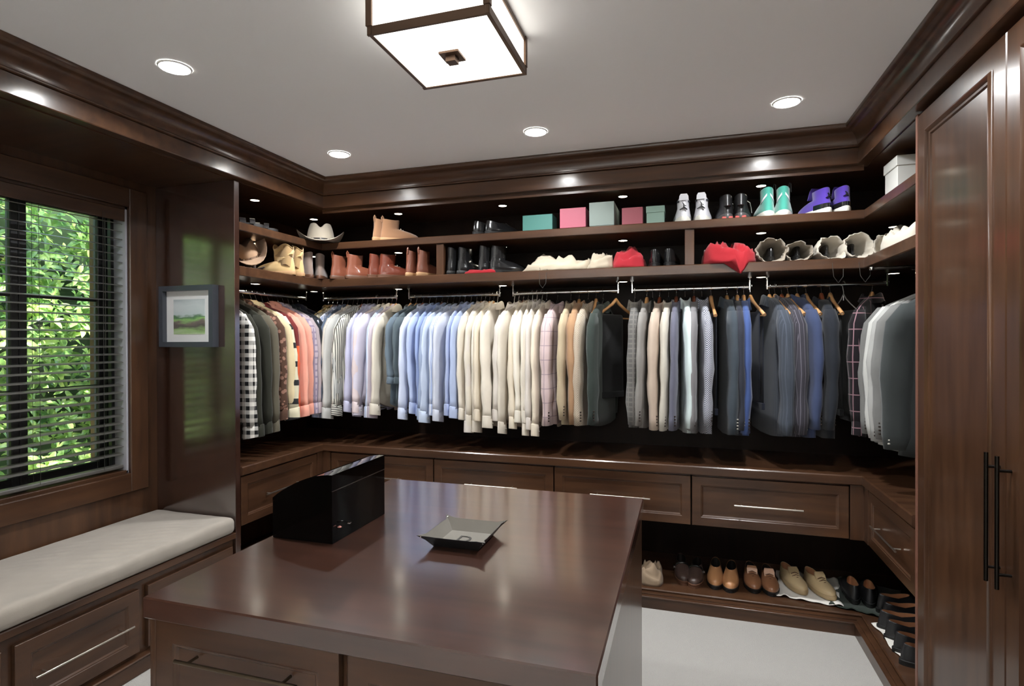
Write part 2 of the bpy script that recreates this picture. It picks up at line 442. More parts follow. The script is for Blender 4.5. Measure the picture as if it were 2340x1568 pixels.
fx = thing('ceiling_lantern', 'square frosted glass ceiling lantern with bronze frame', 'ceiling light', (-.784, 1.84, 2.60))
a = .205
bars = []
for sx, sy in ((1, 1), (1, -1), (-1, 1), (-1, -1)):
    MB().box(sx*a-.011, sx*a+.011, sy*a-.011, sy*a+.011, .028, .139, .001).build('corner_post', BRONZE, fx)
for z0, z1 in ((0, .030), (.122, .139)):
    for s_ in (-1, 1):
        MB().box(-a-.009, a+.009, s_*a-.005, s_*a+.009*1 if s_ > 0 else s_*a+.005, z0, z1, .001).build('frame_rail', BRONZE, fx)
        MB().box(s_*a-.005, s_*a+.008, -a-.008, a+.008, z0+.0005, z1-.0005, .001).build('frame_rail', BRONZE, fx)
for s_ in (-1, 1):
    MB().box(-a+.006, a-.006, s_*a-.002, s_*a+.002, .02, .127).build('side_pane', GLOWP, fx)
    MB().box(s_*a-.002, s_*a+.002, -a+.006, a-.006, .02, .127).build('side_pane', GLOWP, fx)
MB().box(-a+.004, a-.004, -a+.004, a-.004, .004, .009).build('bottom_pane', GLOWP, fx)
fin = MB().box(-.037, .037, -.037, .037, -.004, .005, .001).build('finial', BRONZE, fx)
MB().box(-.018, .018, -.018, .018, -.024, -.003, .001).build('finial_knob', BRONZE, fin)

# puck lights
PUCK = mat('puck_glow', (255, 246, 226), .5, emis=(255, 246, 226), es=PUCK_E)
def puck(x, y, z, label, grp):
    t = thing('puck_light', label, 'puck light', (x, y, z), 0, grp)
    MB().lathe([(.0275, 0), (.035, -.002), (.037, -.006), (.033, -.009), (.0275, -.007)], 24, cap0=False, cap1=False).build('rim', CHROME, t, 50)
    MB().lathe([(0, -.0075), (.020, -.007), (.0295, -.005), (.0295, -.004), (0, -.004)], 24, cap0=False, cap1=False).build('lens', PUCK, t)
bays = [(-2.02, 'tan suede boots bay'), (-1.21, 'bay left of the centre'), (-.385, 'bay right of the centre'), (.445, 'bay by the right divider')]
for z, w_, g in ((Z_SOF-.006, 'in the soffit above the upper shelf', 'puck lights above the upper shelf'), (Z_UP0, 'under the upper shelf', 'puck lights under the upper shelf'), (Z_LO0, 'under the lower shelf', 'puck lights above the clothes rods')):
    puck(-2.73, 3.07, z, 'small round puck light '+w_+', nearest the window end panel', g)
    puck(-2.73, 3.69, z, 'small round puck light '+w_+', in the left rear corner', g)
    for i, (x, _) in enumerate(bays):
        puck(x, 3.72, z, 'small round puck light '+w_+', '+ORD[i]+' from left at back', g)
    if z < 2.4: puck(1.155, 3.75, z, 'small round puck light '+w_+', in the right rear corner', g)

# ------------------------------------------------------------------ cabinetry
CPANEL = wood('wood_end_panel', (48, 29, 22), (62, 38, 29), 'Z', .20, 1.0, .9, 2.1)
tp = MB().box(WXL, XL, YP, YP+.038, 0, Z_SOF-.006, .002)
tag(tp.build('partition_panel', CPANEL), 'tall glossy dark wood end panel between window nook and hanging rail', 'panel')

def u_slab(z0, z1, off, name, m, label, cat, y_left=YP+.038, y_right=YW+.003, edge=.004):
    """one board running along the left, back and right"""
    xl, yf, xr = XL+off, YF-off, XR-off
    e = edge
    def loop(d, z):
        return [(WXL+.001, y_left, z), (xl-d, y_left, z), (xl-d, yf+d, z), (xr+d, yf+d, z), (xr+d, y_right, z), (WXR-.001, y_right, z), (WXR-.001, WYB-.001, z), (WXL+.001, WYB-.001, z)]
    mb = MB(); mb.loft([loop(e, z0), loop(0, z0+e), loop(0, z1-e), loop(e, z1)], False, False)
    n = 8; base = 0
    # caps as three quads each
    for o in (0, 24):
        mb.f += [tuple(o+i for i in (0, 1, 2, 7)), tuple(o+i for i in (2, 3, 6, 7)), tuple(o+i for i in (3, 4, 5, 6))]
    o = mb.build(name, m); return tag(o, label, cat)
u_slab(Z_UP0, Z_UP1, 0, 'closet_shelf', WX, 'upper dark wood display shelf carrying hats, boxes and sneakers', 'shelf')
u_slab(Z_LO0, Z_LO1, 0, 'closet_shelf', WX, 'lower dark wood shelf carrying boots and dust bags above the rods', 'shelf')
u_slab(Z_CT0, Z_CT1, .014, 'cabinet_worktop', WX, 'long brown worktop over the low drawers beneath the hanging clothes', 'worktop', edge=.006)
# low shoe platform with stepped moulding
sp_ = thing('shoe_platform', 'low dark wood shoe platform with stepped moulding along the carpet', 'platform', (0, 0, 0))
def u_prof(prof, y_left=YP+.038, y_right=YW+.003):
    rings = []
    for k in range(4):
        rings.append([[(XL+o, y_left, z), (XL+o, YF-o, z), (XR-o, YF-o, z), (XR-o, y_right, z)][k] for o, z in prof])
    return MB().loft(rings)
u_prof([(-.05, 0), (.058, 0), (.058, .060), (-.05, .060)]).build('plinth', WX, sp_)
u_prof([(-.05, .060), (.060, .060), (.065, .064), (.065, .071), (.060, .075), (.046, .077), (.046, .083), (.036, .086), (-.05, .086)]).build('moulding', WX, sp_, 35)
pl = u_slab(.086, Z_SH, .018, 'platform_board', WX, '', '', edge=.004); del pl['label'], pl['category']; pl.parent = sp_

for x, lab in ((-1.582, 'wooden upright divider between shelves, beside the brown lace-up boots'), (.027, 'wooden upright divider between shelves, beside the red cloth')):
    tag(MB().box(x-.027, x+.027, YF+.012, WYB-.002, Z_LO1, Z_UP0, .002).build('shelf_divider', WZ), lab, 'divider', 'uprights between the two shelves')

def shaker(w, h, m, parent, name='drawer', s=.052, loc=(0, 0, 0), t=.02, mp=None):
    """framed front with recessed panel; local x right, z up, front face at y=0"""
    def rect(d, y): return [(d, y, d), (w-d, y, d), (w-d, y, h-d), (d, y, h-d)]
    fr = MB().loft([rect(.0, t), rect(0, .002), rect(.002, 0), rect(s-.003, 0), rect(s, .003), rect(s+.004, .0035), rect(s+.012, .010), rect(s+.012, t)], False, False)
    o = fr.build(name, m, parent, loc=loc)
    MB().box(s+.008, w-s-.008, .009, t, s+.008, h-s-.008).build('panel', mp or m, o)
    return o
def bar_handle(parent, c, L, vertical=False, r=.005, out=.03, m=NICKEL):
    x, y, z = c
    if vertical:
        mb = MB().tube([(x, y-out, z-L/2), (x, y-out, z+L/2)], r, 10)
        for s in (-1, 1): mb.tube([(x, y+.004, z+s*L*.39), (x, y-out, z+s*L*.39)], r*.8, 8)
    else:
        mb = MB().tube([(x-L/2, y-out, z), (x+L/2, y-out, z)], r, 10)
        for s in (-1, 1): mb.tube([(x+s*L*.39, y+.004, z), (x+s*L*.39, y-out, z)], r*.8, 8)
    return mb.build('handle', m, parent, 50)

def base_unit(label, loc, rz, w, hl=.36):
    t = thing('drawer_cabinet', label, 'cabinet', loc, rz, 'low drawer cabinets under the worktop')
    h = .30
    MB().box(.004, w-.004, .022, .56, .0, h, .002).build('body', WX, t)
    d = shaker(w-.008, h-.012, WX, t, loc=(.004, 0, .004))
    bar_handle(d, ((w-.008)/2, 0, (h-.012)*.49), hl)
    return t
zb = .498
bx = [-2.44, -1.63, -.795, .035, .862]
labs = ['low drawer cabinet at the left end of the back wall, behind the black box', 'low drawer cabinet on the back wall, second from the left', 'low drawer cabinet on the back wall, third from the left behind the island corner', 'low drawer cabinet with long bar pull above the tan loafers']
for i in range(4):
    base_unit(labs[i], (bx[i], YF, zb), 0, bx[i+1]-bx[i])
t = base_unit('low drawer cabinet beside the window end panel, under the patterned shirts', (XL, YP+.04, zb), PI/2, .72)
t = base_unit('low drawer cabinet on the right side beside the tall wardrobe', (XR, 3.405, zb), -PI/2, 3.405-YW-.004)
for sx, lab in ((-1, 'wooden corner post under the worktop at the left rear corner'), (1, 'wooden corner post under the worktop at the right rear corner')):
    if sx < 0: c = MB().box(XL-.06, -2.442, YF, YF+.06, zb, Z_CT0-.001, .001).box(XL-.06, XL, YP+.04+.722, YF, zb, Z_CT0-.001, .001)
    else: c = MB().box(.864, XR+.06, YF, YF+.06, zb, Z_CT0-.001, .001).box(XR, XR+.06, 3.407, YF, zb, Z_CT0-.001, .001)
    tag(c.build('corner_post', WZ), lab, 'post')

# clothes rods
def rod(p0, p1, label):
    t = thing('clothes_rod', label, 'clothes rod', p0, 0, 'chrome clothes rods')
    d = Vector(p1)-Vector(p0)
    MB().tube([(0, 0, 0), d], .0135, 12).build('rail', CHROME, t, 50)
    u = d.normalized()
    for q, s in ((Vector((0, 0, 0)), 1), (d, -1)):
        c = q+u*s*.006
        b = MB()
        ex, ey = (.005, .016) if abs(u.x) > .5 else (.016, .005)
        b.box(c.x-ex, c.x+ex, c.y-ey, c.y+ey, -.020, Z_LO0-p0[2], .002).box(c.x-ex*2.2, c.x+ex*2.2, c.y-ey*1.3, c.y+ey*1.3, Z_LO0-p0[2]-.006, Z_LO0-p0[2], .001)
        b.build('bracket', CHROME, t)
    return t
RZ, RY = 1.922, 3.76
RODX, RRX = -2.79, 1.225
rod((-2.693, RY, RZ), (-2.045, RY, RZ), 'chrome clothes rod at left end of the back wall, holding striped and plaid shirts')
rod((-1.955, RY, RZ), (-1.237, RY, RZ), 'chrome clothes rod holding blue shirts and the first white shirts')
rod((-1.150, RY, RZ), (-.414, RY, RZ), 'chrome clothes rod at centre holding white shirts and tan jackets')
rod((-.335, RY, RZ), (.389, RY, RZ), 'chrome clothes rod holding the grey and checked suit jackets')
rod((.476, RY, RZ), (1.129, RY, RZ), 'chrome clothes rod at the right of back wall holding navy pinstripe suits')
rod((RODX, YP+.04, RZ), (RODX, 3.665, RZ), 'chrome clothes rod on the left side beside the window panel')
rod((RRX, YW+.002, RZ), (RRX, 3.60, RZ), 'chrome clothes rod on the right side beside the tall wardrobe')

# tall wardrobe on the right
wr = thing('wardrobe', 'tall dark wood wardrobe with framed doors along the right side', 'wardrobe', (XR, YW, 0), -PI/2)
WLEN = YW-.70
MB().box(0, WLEN, .024, .595, .001, Z_SOF-.008).build('body', WZ, wr)
MB().box(-.002, .018, -.002, .03, .001, Z_SOF-.008, .002).build('end_panel', mat('wood_edge_light', (120, 82, 68), .35), wr)
dw = .675
def door(x):
    w, h = dw-.004, 2.52-.09
    def rect(d, y): return [(d, y, d), (w-d, y, d), (w-d, y, h-d+.045*(0)), (d, y, h-d)]
    s = .082
    fr = MB().loft([rect(0, .022), rect(0, .003), rect(.003, 0), rect(s-.004, 0), rect(s, -.006), rect(s+.007, -.009), rect(s+.013, -.005), rect(s+.018, .002), rect(s+.026, .003), rect(s+.032, .010), rect(s+.032, .022)], False, False)
    d = fr.build('door', WZ, wr, 35, loc=(x, 0, .095))
    MB().box(s+.03, w-s-.03, .009, .022, s+.03, h-s-.03).build('panel', WZ, d)
    return d
BLK = mat('black_bar_metal', (46, 42, 38), .25, .9)
for i in range(3):
    x = .020+i*dw
    d = door(x)
    hx = (dw-.004-.030) if i % 2 == 0 else .030
    bar_handle(d, (hx, 0, 1.045-.095), .40, True, .006, .036, BLK)

# ------------------------------------------------------------------ window seat
bs = thing('window_bench', 'built-in dark wood window bench with drawers below the cushion', 'bench', (XL, YN, 0), PI/2)
BL = YP-YN
MB().box(.002, BL-.002, .022, .592, .07, .445).build('body', WY, bs)
MB().box(.002, BL-.002, -.004, .594, .445, .480, .004).build('seat_board', WX, bs)
MB().box(.002, BL-.002, -.012, .05, .0, .07, .003).build('plinth', WX, bs)
MB().box(.002, BL-.002, -.018, .03, .070, .082, .004).build('moulding', WX, bs)
bws = [(.02, .545), (.59, 1.115), (1.16, 1.70)]
for x0, x1 in bws:
    d = shaker(x1-x0, .30, WX, bs, s=.058, loc=(x0, 0, .105))
    bar_handle(d, ((x1-x0)/2, 0, .150), .42, r=.0045, out=.032)

def cushion():
    x0, x1, y0, y1, z0, z1 = -3.092, -2.493, YN+.012, YP-.008, .481, .572
    nx, ny, nz = 40, 170, 6
    bm = bmesh.new()
    pts = {}
    r = .030
    def P(u, v, w_):
        x = x0+(x1-x0)*u; y = y0+(y1-y0)*v; z = z0+(z1-z0)*w_
        # round the edges
        cx = min(max(x, x0+r), x1-r); cy = min(max(y, y0+r), y1-r); cz = min(max(z, z0+r), z1-r)
        d = Vector((x-cx, y-cy, z-cz))
        if d.length > 1e-6: d = d.normalized()*r
        p = Vector((cx, cy, cz))+d
        if w_ == 1:
            e = min(u, 1-u)*2; e2 = min(v, 1-v)*8
            p.z += .012*min(1, e*1.4)*min(1, e2)
            g = math.exp(-((u-.62)/.25)**2-((y-2.05)/.33)**2)
            p.z += .0085*g*math.sin((y*1.0-u*.5)*95)*(.5+.5*math.sin(u*9+y*3))
            p.z += .006*noise.noise(Vector((u*4, y*5, 0)))
        return p
    def vert(i, j, k):
        if (i, j, k) not in pts: pts[i, j, k] = bm.verts.new(P(i/nx, j/ny, k/nz))
        return pts[i, j, k]
    for i in range(nx):
        for j in range(ny):
            for k in (0, nz): bm.faces.new([vert(i, j, k), vert(i+1, j, k), vert(i+1, j+1, k), vert(i, j+1, k)])
    for k in range(nz):
        for i in range(nx):
            for j in (0, ny): bm.faces.new([vert(i, j, k), vert(i+1, j, k), vert(i+1, j, k+1), vert(i, j, k+1)])
        for j in range(ny):
            for i in (0, nx): bm.faces.new([vert(i, j, k), vert(i, j+1, k), vert(i, j+1, k+1), vert(i, j, k+1)])
    bmesh.ops.recalc_face_normals(bm, faces=bm.faces)
    me = bpy.data.meshes.new('seat_cushion'); bm.to_mesh(me); bm.free()
    me.polygons.foreach_set('use_smooth', [True]*len(me.polygons))
    me.materials.append(fabric('cushion_linen', (158, 150, 140)))
    return tag(link('seat_cushion', me), 'long beige linen seat cushion on the window bench', 'cushion')
cushion()

# framed picture on the end panel
def art_mat():
    m, nt, b = new_mat('landscape_print'); N = nt.nodes.new; L = nt.links.new
    tc = N('ShaderNodeTexCoord'); sp = N('ShaderNodeSeparateXYZ'); L(tc.outputs['Object'], sp.inputs[0])
    n = N('ShaderNodeTexNoise'); n.inputs['Scale'].default_value = 9; n.inputs['Detail'].default_value = 6
    mp = N('ShaderNodeMapping'); mp.inputs['Scale'].default_value = (.8, 1, 3.0); L(tc.outputs['Object'], mp.inputs[0]); L(mp.outputs[0], n.inputs['Vector'])
    a = N('ShaderNodeMath'); a.operation = 'MULTIPLY_ADD'; a.inputs[1].default_value = .10
    L(n.outputs[0], a.inputs[0]); L(sp.outputs['Z'], a.inputs[2])
    mr = N('ShaderNodeMapRange'); mr.inputs['From Min'].default_value = .115; mr.inputs['From Max'].default_value = .345; L(a.outputs[0], mr.inputs[0])
    r = N('ShaderNodeValToRGB'); e = r.color_ramp.elements
    e[0].position = 0; e[0].color = rgba((196, 206, 182)); e[1].position = 1; e[1].color = rgba((176, 186, 190))
    for p, c in ((.16, (150, 182, 120)), (.26, (92, 88, 84)), (.34, (120, 106, 104)), (.42, (150, 196, 120)), (.5, (84, 124, 88)), (.56, (196, 208, 210)), (.76, (206, 214, 216))):
        x = e.new(p); x.color = rgba(c)
    L(mr.outputs[0], r.inputs[0]); L(r.outputs[0], b.inputs['Base Color']); b.inputs['Roughness'].default_value = .35
    return m
pf = thing('framed_picture', 'small framed landscape print with white mat on the end panel', 'picture', (-2.825, YP, 1.562))
pw, ph = .203, .364
GRF = mat('frame_charcoal', (66, 70, 78), .3)
fm = MB()
def rc(dx, y): return [(-pw+dx, y, dx), (pw-dx, y, dx), (pw-dx, y, ph-dx), (-pw+dx, y, ph-dx)]
fm.loft([rc(0, -.001), rc(0, -.045), rc(.030, -.045), rc(.030, -.012)], False, False)
fm.build('frame', GRF, pf)
MB().box(-pw+.028, pw-.028, -.016, -.010, .028, ph-.028).build('mat_board', mat('mat_board_white', (226, 226, 226), .4), pf)
MB().box(-.118, .118, -.018, -.015, .075, ph-.080).build('print', art_mat(), pf)

# ------------------------------------------------------------------ island
IX0, IX1, IY0, IY1 = -1.4147, -.1735, 1.162, 2.5254
isl = thing('island_dresser', 'dark wood closet island with glossy top and drawers', 'island', ((IX0+IX1)/2, IY0, 0))
iw = (IX1-IX0)/2; il = IY1-IY0
MB().box(-iw, iw, 0, il, .842, .90, .004).build('top', WTOP, isl)
MB().box(-iw+.014, iw-.014, .036, il-.014, .085, .842).build('body', WY, isl)
MB().box(-iw+.05, iw-.05, .07, il-.05, .001, .085).build('plinth', WX, isl)
MB().box(iw-.0145, iw-.008, .016, il-.014, .06, .842, .001).build('side_panel', WZ, isl)
MB().box(-iw+.008, -iw+.0145, .016, il-.014, .06, .842, .001).build('side_panel', WZ, isl)
for zz, hh in ((.56, .278), (.26, .295)):
    for x0, x1 in ((-iw+.030, -.012), (.012, iw-.030)):
        d = shaker(x1-x0, hh, WX, isl, s=.062, loc=(x0, .014, zz))
        bar_handle(d, ((x1-x0)/2, 0, hh*.70), .38, m=mat('aged_brass', (104, 92, 76), .35, .9))
for x in (-iw+.016, iw-.030):
    MB().box(x, x+.014, .014, .04, .085, .842, .001).build('stile', WZ, isl)

# black lacquer box with curved lid
kb = thing('keepsake_box', 'black lacquered box with curved lid and key on the island', 'box', (-1.275, 1.65, .90))
pr_ = [(-.122, .0), (.122, .0), (.122, .180), (-.122, .133)]
MB().prism([(-.122, .001), (.122, .001), (.122, .180), (.1, .180), (-.122, .130)], 0, .350).build('case', BLACKG, kb)
lid = [(-.122, .131), (.122, .1815), (.122, .232)]
for k in range(13):
    u_ = 1-k/12
    lid.append((-.122+.244*u_, .142+.095*math.sin(u_*PI/2)**.9))
MB().prism([lid[0], lid[1]]+lid[3:], -.001, .351).build('lid', BLACKG, kb, 40)
MB().box(.120, .1235, .0, .35, .1795, .1825).build('seam_trim', mat('seam_metal', (150, 150, 150), .25, 1), kb)
MB().lathe([(0, -.004), (.004, -.0035), (.0075, 0), (.004, .0035), (0, .004)], 14, (.131, .030, .052), False, False).build('lock_knob', mat('rose_gold', (214, 150, 140), .25, .7), kb, 60)
MB().tube([(.124, .072, .058), (.142, .070, .056)], .0025, 8).tube([(.142, .060, .058), (.146, .066, .055), (.142, .080, .053)], .003, 6).build('key', CHROME, kb, 60)

# leather valet tray
tr = thing('valet_tray', 'black leather valet tray with grey suede lining on the island', 'tray', (-.735, 1.815, .90), 0)
LEA = mat('black_leather', (22, 22, 24), .4, bump=.1, bscale=300)
SUE = fabric('grey_suede', (118, 114, 106))
h0, h1 = .080, .108
N_ = 10
def tray_ring(hh, z, corner, ins):
    pts = []
    cs_ = [(-hh, -hh), (hh, -hh), (hh, hh), (-hh, hh)]
    for i in range(4):
        a_, b_ = Vector(cs_[i]), Vector(cs_[(i+1) % 4])
        for k in range(N_):
            t_ = k/N_
            p = a_.lerp(b_, t_)
            e = min(t_, 1-t_)*N_
            if e < 1: 
                p = p*(1+corner*(1-e))
                zz = z+.004*(1-e)*(1 if corner > 0 else 0)
            else: zz = z-(.002 if corner > 0 else 0)
            if e == 1 and ins: p = p*(1-ins)
            pts.append((p.x, p.y, zz))
    return pts
R0 = tray_ring(h0, .001, 0, 0); R1 = tray_ring(.094, .022, .06, 0); R2 = tray_ring(h1, .042, .13, .02)
MB().loft([R0, R1, R2], True, False).loft([R2, [(x*.985, y*.985, z) for x, y, z in R2]], False, False).build('shell', LEA, tr, 40)
Q0 = [(x*.97, y*.97, .004) for x, y, z in R0]; Q1 = [(x*.975, y*.975, z+.001) for x, y, z in R1]; Q2 = [(x*.985, y*.985, z) for x, y, z in R2]
MB().loft([Q0, Q1, Q2], True, False).build('lining', SUE, tr, 40)
for sx in (-1, 1):
    for sy in (-1, 1):
        MB().lathe([(0, -.003), (.004, -.002), (.005, 0), (.004, .002), (0, .003)], 10, (sx*.111, sy*.111, .040), False, False).build('snap_stud', CHROME, tr, 60)
def letter(txt, size, loc, parent, m, name):
    c = bpy.data.curves.new(name, 'FONT'); c.body = txt; c.size = size; c.extrude = .0003; c.align_x = 'CENTER'; c.align_y = 'CENTER'
    o = bpy.data.objects.new('tmp', c); COL.objects.link(o)
    dg = bpy.context.evaluated_depsgraph_get(); me = bpy.data.meshes.new_from_object(o.evaluated_get(dg))
    bpy.data.objects.remove(o); me.materials.clear(); me.materials.append(m)
    return link(name, me, parent, loc)
letter('D', .075, (0, .0, .0056), tr, mat('monogram_ink', (60, 58, 54), .8), 'monogram')

# ------------------------------------------------------------------ clothes
def sgnpow(v, p): return math.copysign(abs(v)**p, v)
PALEWOOD = wood('hanger_pale_wood', (196, 142, 92), (222, 172, 118), 'Y', .4, .2)
REDWOOD = wood('hanger_red_wood', (120, 62, 40), (150, 84, 54), 'Y', .4, .2)
BLKPL = mat('hanger_black_plastic', (26, 25, 25), .4)
WIRE = mat('hanger_wire', (225, 222, 215), .3, .6)
HMAT = {'wood': PALEWOOD, 'red': REDWOOD, 'black': BLKPL, 'wire': WIRE}
HNAME = {'wood': 'pale wooden', 'red': 'reddish wooden', 'black': 'black', 'wire': 'white wire'}

def hanger(loc, rz, kind, label, trouser=False):
    t = thing('coat_hanger', label, 'hanger', loc, rz, 'coat hangers on the rods')
    hk = [(0, 0, -.096), (0, 0, -.045), (0, .006, -.030)]
    for k in range(9):
        a_ = -PI/2+.6+k/8*(PI*1.35)
        hk.append((0, .0185*math.cos(a_), .0185*math.sin(a_)))
    MB().tube(hk, .0021, 6).build('hook', CHROME if kind != 'wire' else WIRE, t, 60)
    r = .0095 if kind in ('wood', 'red') else (.007 if kind == 'black' else .0028)
    arm = [(0, -.195, -.182), (0, -.15, -.156), (0, -.085, -.122), (0, -.030, -.088), (0, 0, -.058), (0, .030, -.088), (0, .085, -.122), (0, .15, -.156), (0, .195, -.182)]
    MB().tube(arm, [r*1.15, r*1.05, r, r*1.15, r*1.25, r*1.15, r, r*1.05, r*1.15], 8).build('shoulder_bar', HMAT[kind], t, 60)
    if trouser:
        MB().tube([(0, -.188, -.184), (0, .188, -.184)], .005, 8).build('cross_bar', HMAT[kind], t, 60)
        for s in (-1, 1): MB().lathe([(0, -.004), (.006, -.004), (.006, .004), (0, .004)], 8, (0, s*.190, -.180), False, False).build('end_cap', NICKEL, t)
    return t

def body_mb(L, w, t, nk, rnd, hemcurve, flare=1.04, drift=0):
    N = 26; rings = []
    lv = [(-L, w*flare, t), (-L*.86, w*1.02, t*1.02), (-L*.7, w*.985, t), (-L*.55, w*.96, t*.95), (-L*.42, w*.955, t*.95), (-.285, w*.975, t), (-.215, w*.97, t*.98), (-.172, w*.955, t*.95), (-.146, w*.84, t*.92), (-.122+nk*.4, w*.66, t*.9), (-.100+nk*.8, w*.44, t*.95), (-.082+nk, w*.24, t*1.0)]
    ph = [rnd.uniform(0, 6.28) for _ in range(4)]
    for z, ww, tt in lv:
        ring = []
        dn = min(1, max(0, (-z-.2)/(L-.2)))
        for k in range(N):
            a_ = 2*PI*k/N
            y = ww*sgnpow(math.cos(a_), .75); x = tt*sgnpow(math.sin(a_), .6)
            fx_ = dn*(.30*t)*math.sin(y*34+ph[0])+dn*.35*t*math.sin(y*17+ph[1]+z*4)
            x += fx_*(.6+.4*math.sin(ph[2])) + drift*dn
            zz = z
            if z == -L: zz += hemcurve*(y/ww)**2*.06
            ring.append((x, y, zz))
        rings.append(ring)
    return MB().loft(rings, True, True)
def sleeve_mb(s, L0, L1, rx0, ry0, rx1, ry1, sw, dx, rnd, bow=.0, out=.012):
    """s -1 front / +1 back; from the shoulder (z -L0) hanging to z -L1"""
    N = 14; rings = []
    y_s = s*sw
    pts = []
    M = 10
    p1, p2 = rnd.uniform(0, 6.28), rnd.uniform(0, 6.28)
    for k in range(M+1):
        u_ = k/M
        z = -L0-(L1-L0)*u_
        y = y_s + s*(.030*math.sin(min(1, u_*2.2)*PI/2)) + s*out*u_ + s*bow*math.sin(u_*PI)
        x = dx*u_**1.3 + .006*math.sin(u_*6+p1)*u_
        rx = rx0+(rx1-rx0)*u_; ry = ry0+(ry1-ry0)*u_
        if k == 0: rx *= .62; ry *= .62; y -= s*.018; z += .016
        wr_ = .13*math.sin(u_*17+p2)*(1 if u_ > .35 else .4)+.06*math.sin(u_*41+p1)*u_
        pts.append((x, y, z, rx*(1+wr_), ry*(1+.5*wr_)))
    for q_, (x, y, z, rx, ry) in enumerate(pts):
        u_s = q_/M
        rings.append([(x+rx*math.cos(2*PI*j/N)*(1+.14*math.sin(3*2*PI*j/N+p1+u_s*2.2)), y+ry*math.sin(2*PI*j/N), z) for j in range(N)])
    return MB().loft(rings, True, True), pts
def collar_mb(w, t, stand=.030, fall=.042, dz=0.):
    N = 22; rings = []
    for q, (d, z) in enumerate(((.86, -.090), (1.0, -.082), (.98, -.080+stand*.8), (1.0, -.080+stand), (1.12, -.080+stand*.85), (1.34, -.080+stand-fall*.75), (1.46, -.080+stand-fall))):
        ring = []
        for k in range(N):
            a_ = 2*PI*k/N
            cy = sgnpow(math.cos(a_), .9); sx_ = sgnpow(math.sin(a_), .8)
            dip = .024*cy*cy*(1 if q > 1 else .3)                       # ends toward the shoulders sit lower
            pt = -.016*max(0, sx_)*abs(cy)*4*(1-abs(cy)) if q >= 5 else 0  # collar points on the front side
            ring.append((t*d*1.1*sx_, w*.235*d*cy, z+dz-dip+pt))
        rings.append(ring)
    return MB().loft(rings, False, False)

BTN = mat('button_horn', (44, 34, 28), .3)
BTNL = mat('button_light', (190, 186, 176), .3)
def garment(kind, fab, label, cat, loc, rz, seed, grp, L=None, cuff=None, collar=None, dx=0., sl=None, buttons=True, btn=None, roll=False, tk=1.0):
    rnd = random.Random(seed)
    nk = rnd.uniform(-.012, .008); tk *= rnd.uniform(.88, 1.12)
    nm = {'shirt': 'dress_shirt', 'jacket': 'suit_jacket'}[kind]
    g = thing(nm, label, cat, loc, rz, grp)
    if kind == 'shirt':
        L = L or .83+rnd.uniform(-.03, .05); t, w = .0155*tk, .232
        body_mb(L, w, t, nk, rnd, 1, drift=dx*.5).build('body', fab, g, 179)
        for s in (-1, 1):
            l1 = (sl or .79+rnd.uniform(-.02, .04))
            if roll: l1 = .60
            mb, pts = sleeve_mb(s, .175, l1, .021*tk, .066, .020*tk, .046, .198, dx*1.0+rnd.uniform(-.010, .010), rnd, out=rnd.uniform(.0, .045))
            so_ = mb.build('sleeve', fab, g, 179)
            x, y, z, rx, ry = pts[-1]
            cb = MB(); N = 14
            hh = .065 if not roll else .035
            rg = []
            for zz, q in ((z+.012, .92), (z+.010, 1.03), (z-hh*.4, 1.07), (z-hh*.9, 1.10), (z-hh, 1.06), (z-hh+.004, .95)):
                q2 = q*(1.12 if roll else 1)
                rg.append([(x+rx*q2*math.cos(2*PI*j/N), y+ry*q2*1.05*math.sin(2*PI*j/N), zz-.010*math.sin(2*PI*j/N)*(-s)) for j in range(N)])
            cb.loft(rg, False, True); cb.build('cuff', cuff or fab, so_, 50)
            if s < 0: MB().lathe([(0, -.002), (.005, -.0015), (.005, .0015), (0, .002)], 8, (x+rx*1.2, y+.008, z-hh*.5), False, False).build('button', BTNL, so_)
        collar_mb(w, t*1.45, dz=nk).build('collar', collar or fab, g, 60)
        # button placket on the +x side
        MB().box(t*.9, t*1.25, -.014, .014, -L*.97, -.105, .001).build('placket', fab, g)
    else:
        L = L or .885+rnd.uniform(-.02, .03); t, w = .026*tk, .238
        body_mb(L, w, t, nk, rnd, .35, flare=1.06, drift=dx*.5).build('body', fab, g, 179)
        for s in (-1, 1):
            l1 = sl or .845+rnd.uniform(-.02, .03)
            mb, pts = sleeve_mb(s, .172, l1, .031*tk, .080, .025*tk, .058, .208, dx+rnd.uniform(-.008, .008), rnd, bow=.012)
            so_ = mb.build('sleeve', fab, g, 179)
            x, y, z, rx, ry = pts[-1]
            if s < 0 and buttons:
                for k in range(4):
                    MB().lathe([(0, -.0045), (.0055, -.0035), (.0065, 0), (.0055, .0035), (0, .0045)], 8, (x+rx*.72, y-ry*.72, z+.030+k*.018), False, False).build('button', btn or BTN, so_)
        collar_mb(w, t*1.08, .022, .062, nk).build('collar', collar or fab, g, 60)
        # lapel and front edge
        lp = MB().loft([[(t*.95, -.055, -.115), (t*1.25, -.030, -.112), (t*1.25, .030, -.112), (t*.95, .055, -.115)],
                        [(t*1.0, -.085, -.24), (t*1.3, -.05, -.24), (t*1.3, .05, -.24), (t*1.0, .085, -.24)],
                        [(t*.98, -.02, -.46), (t*1.25, -.012, -.46), (t*1.25, .012, -.46), (t*.98, .02, -.46)]])
        lp.build('lapel', fab, g, 50)
    return g

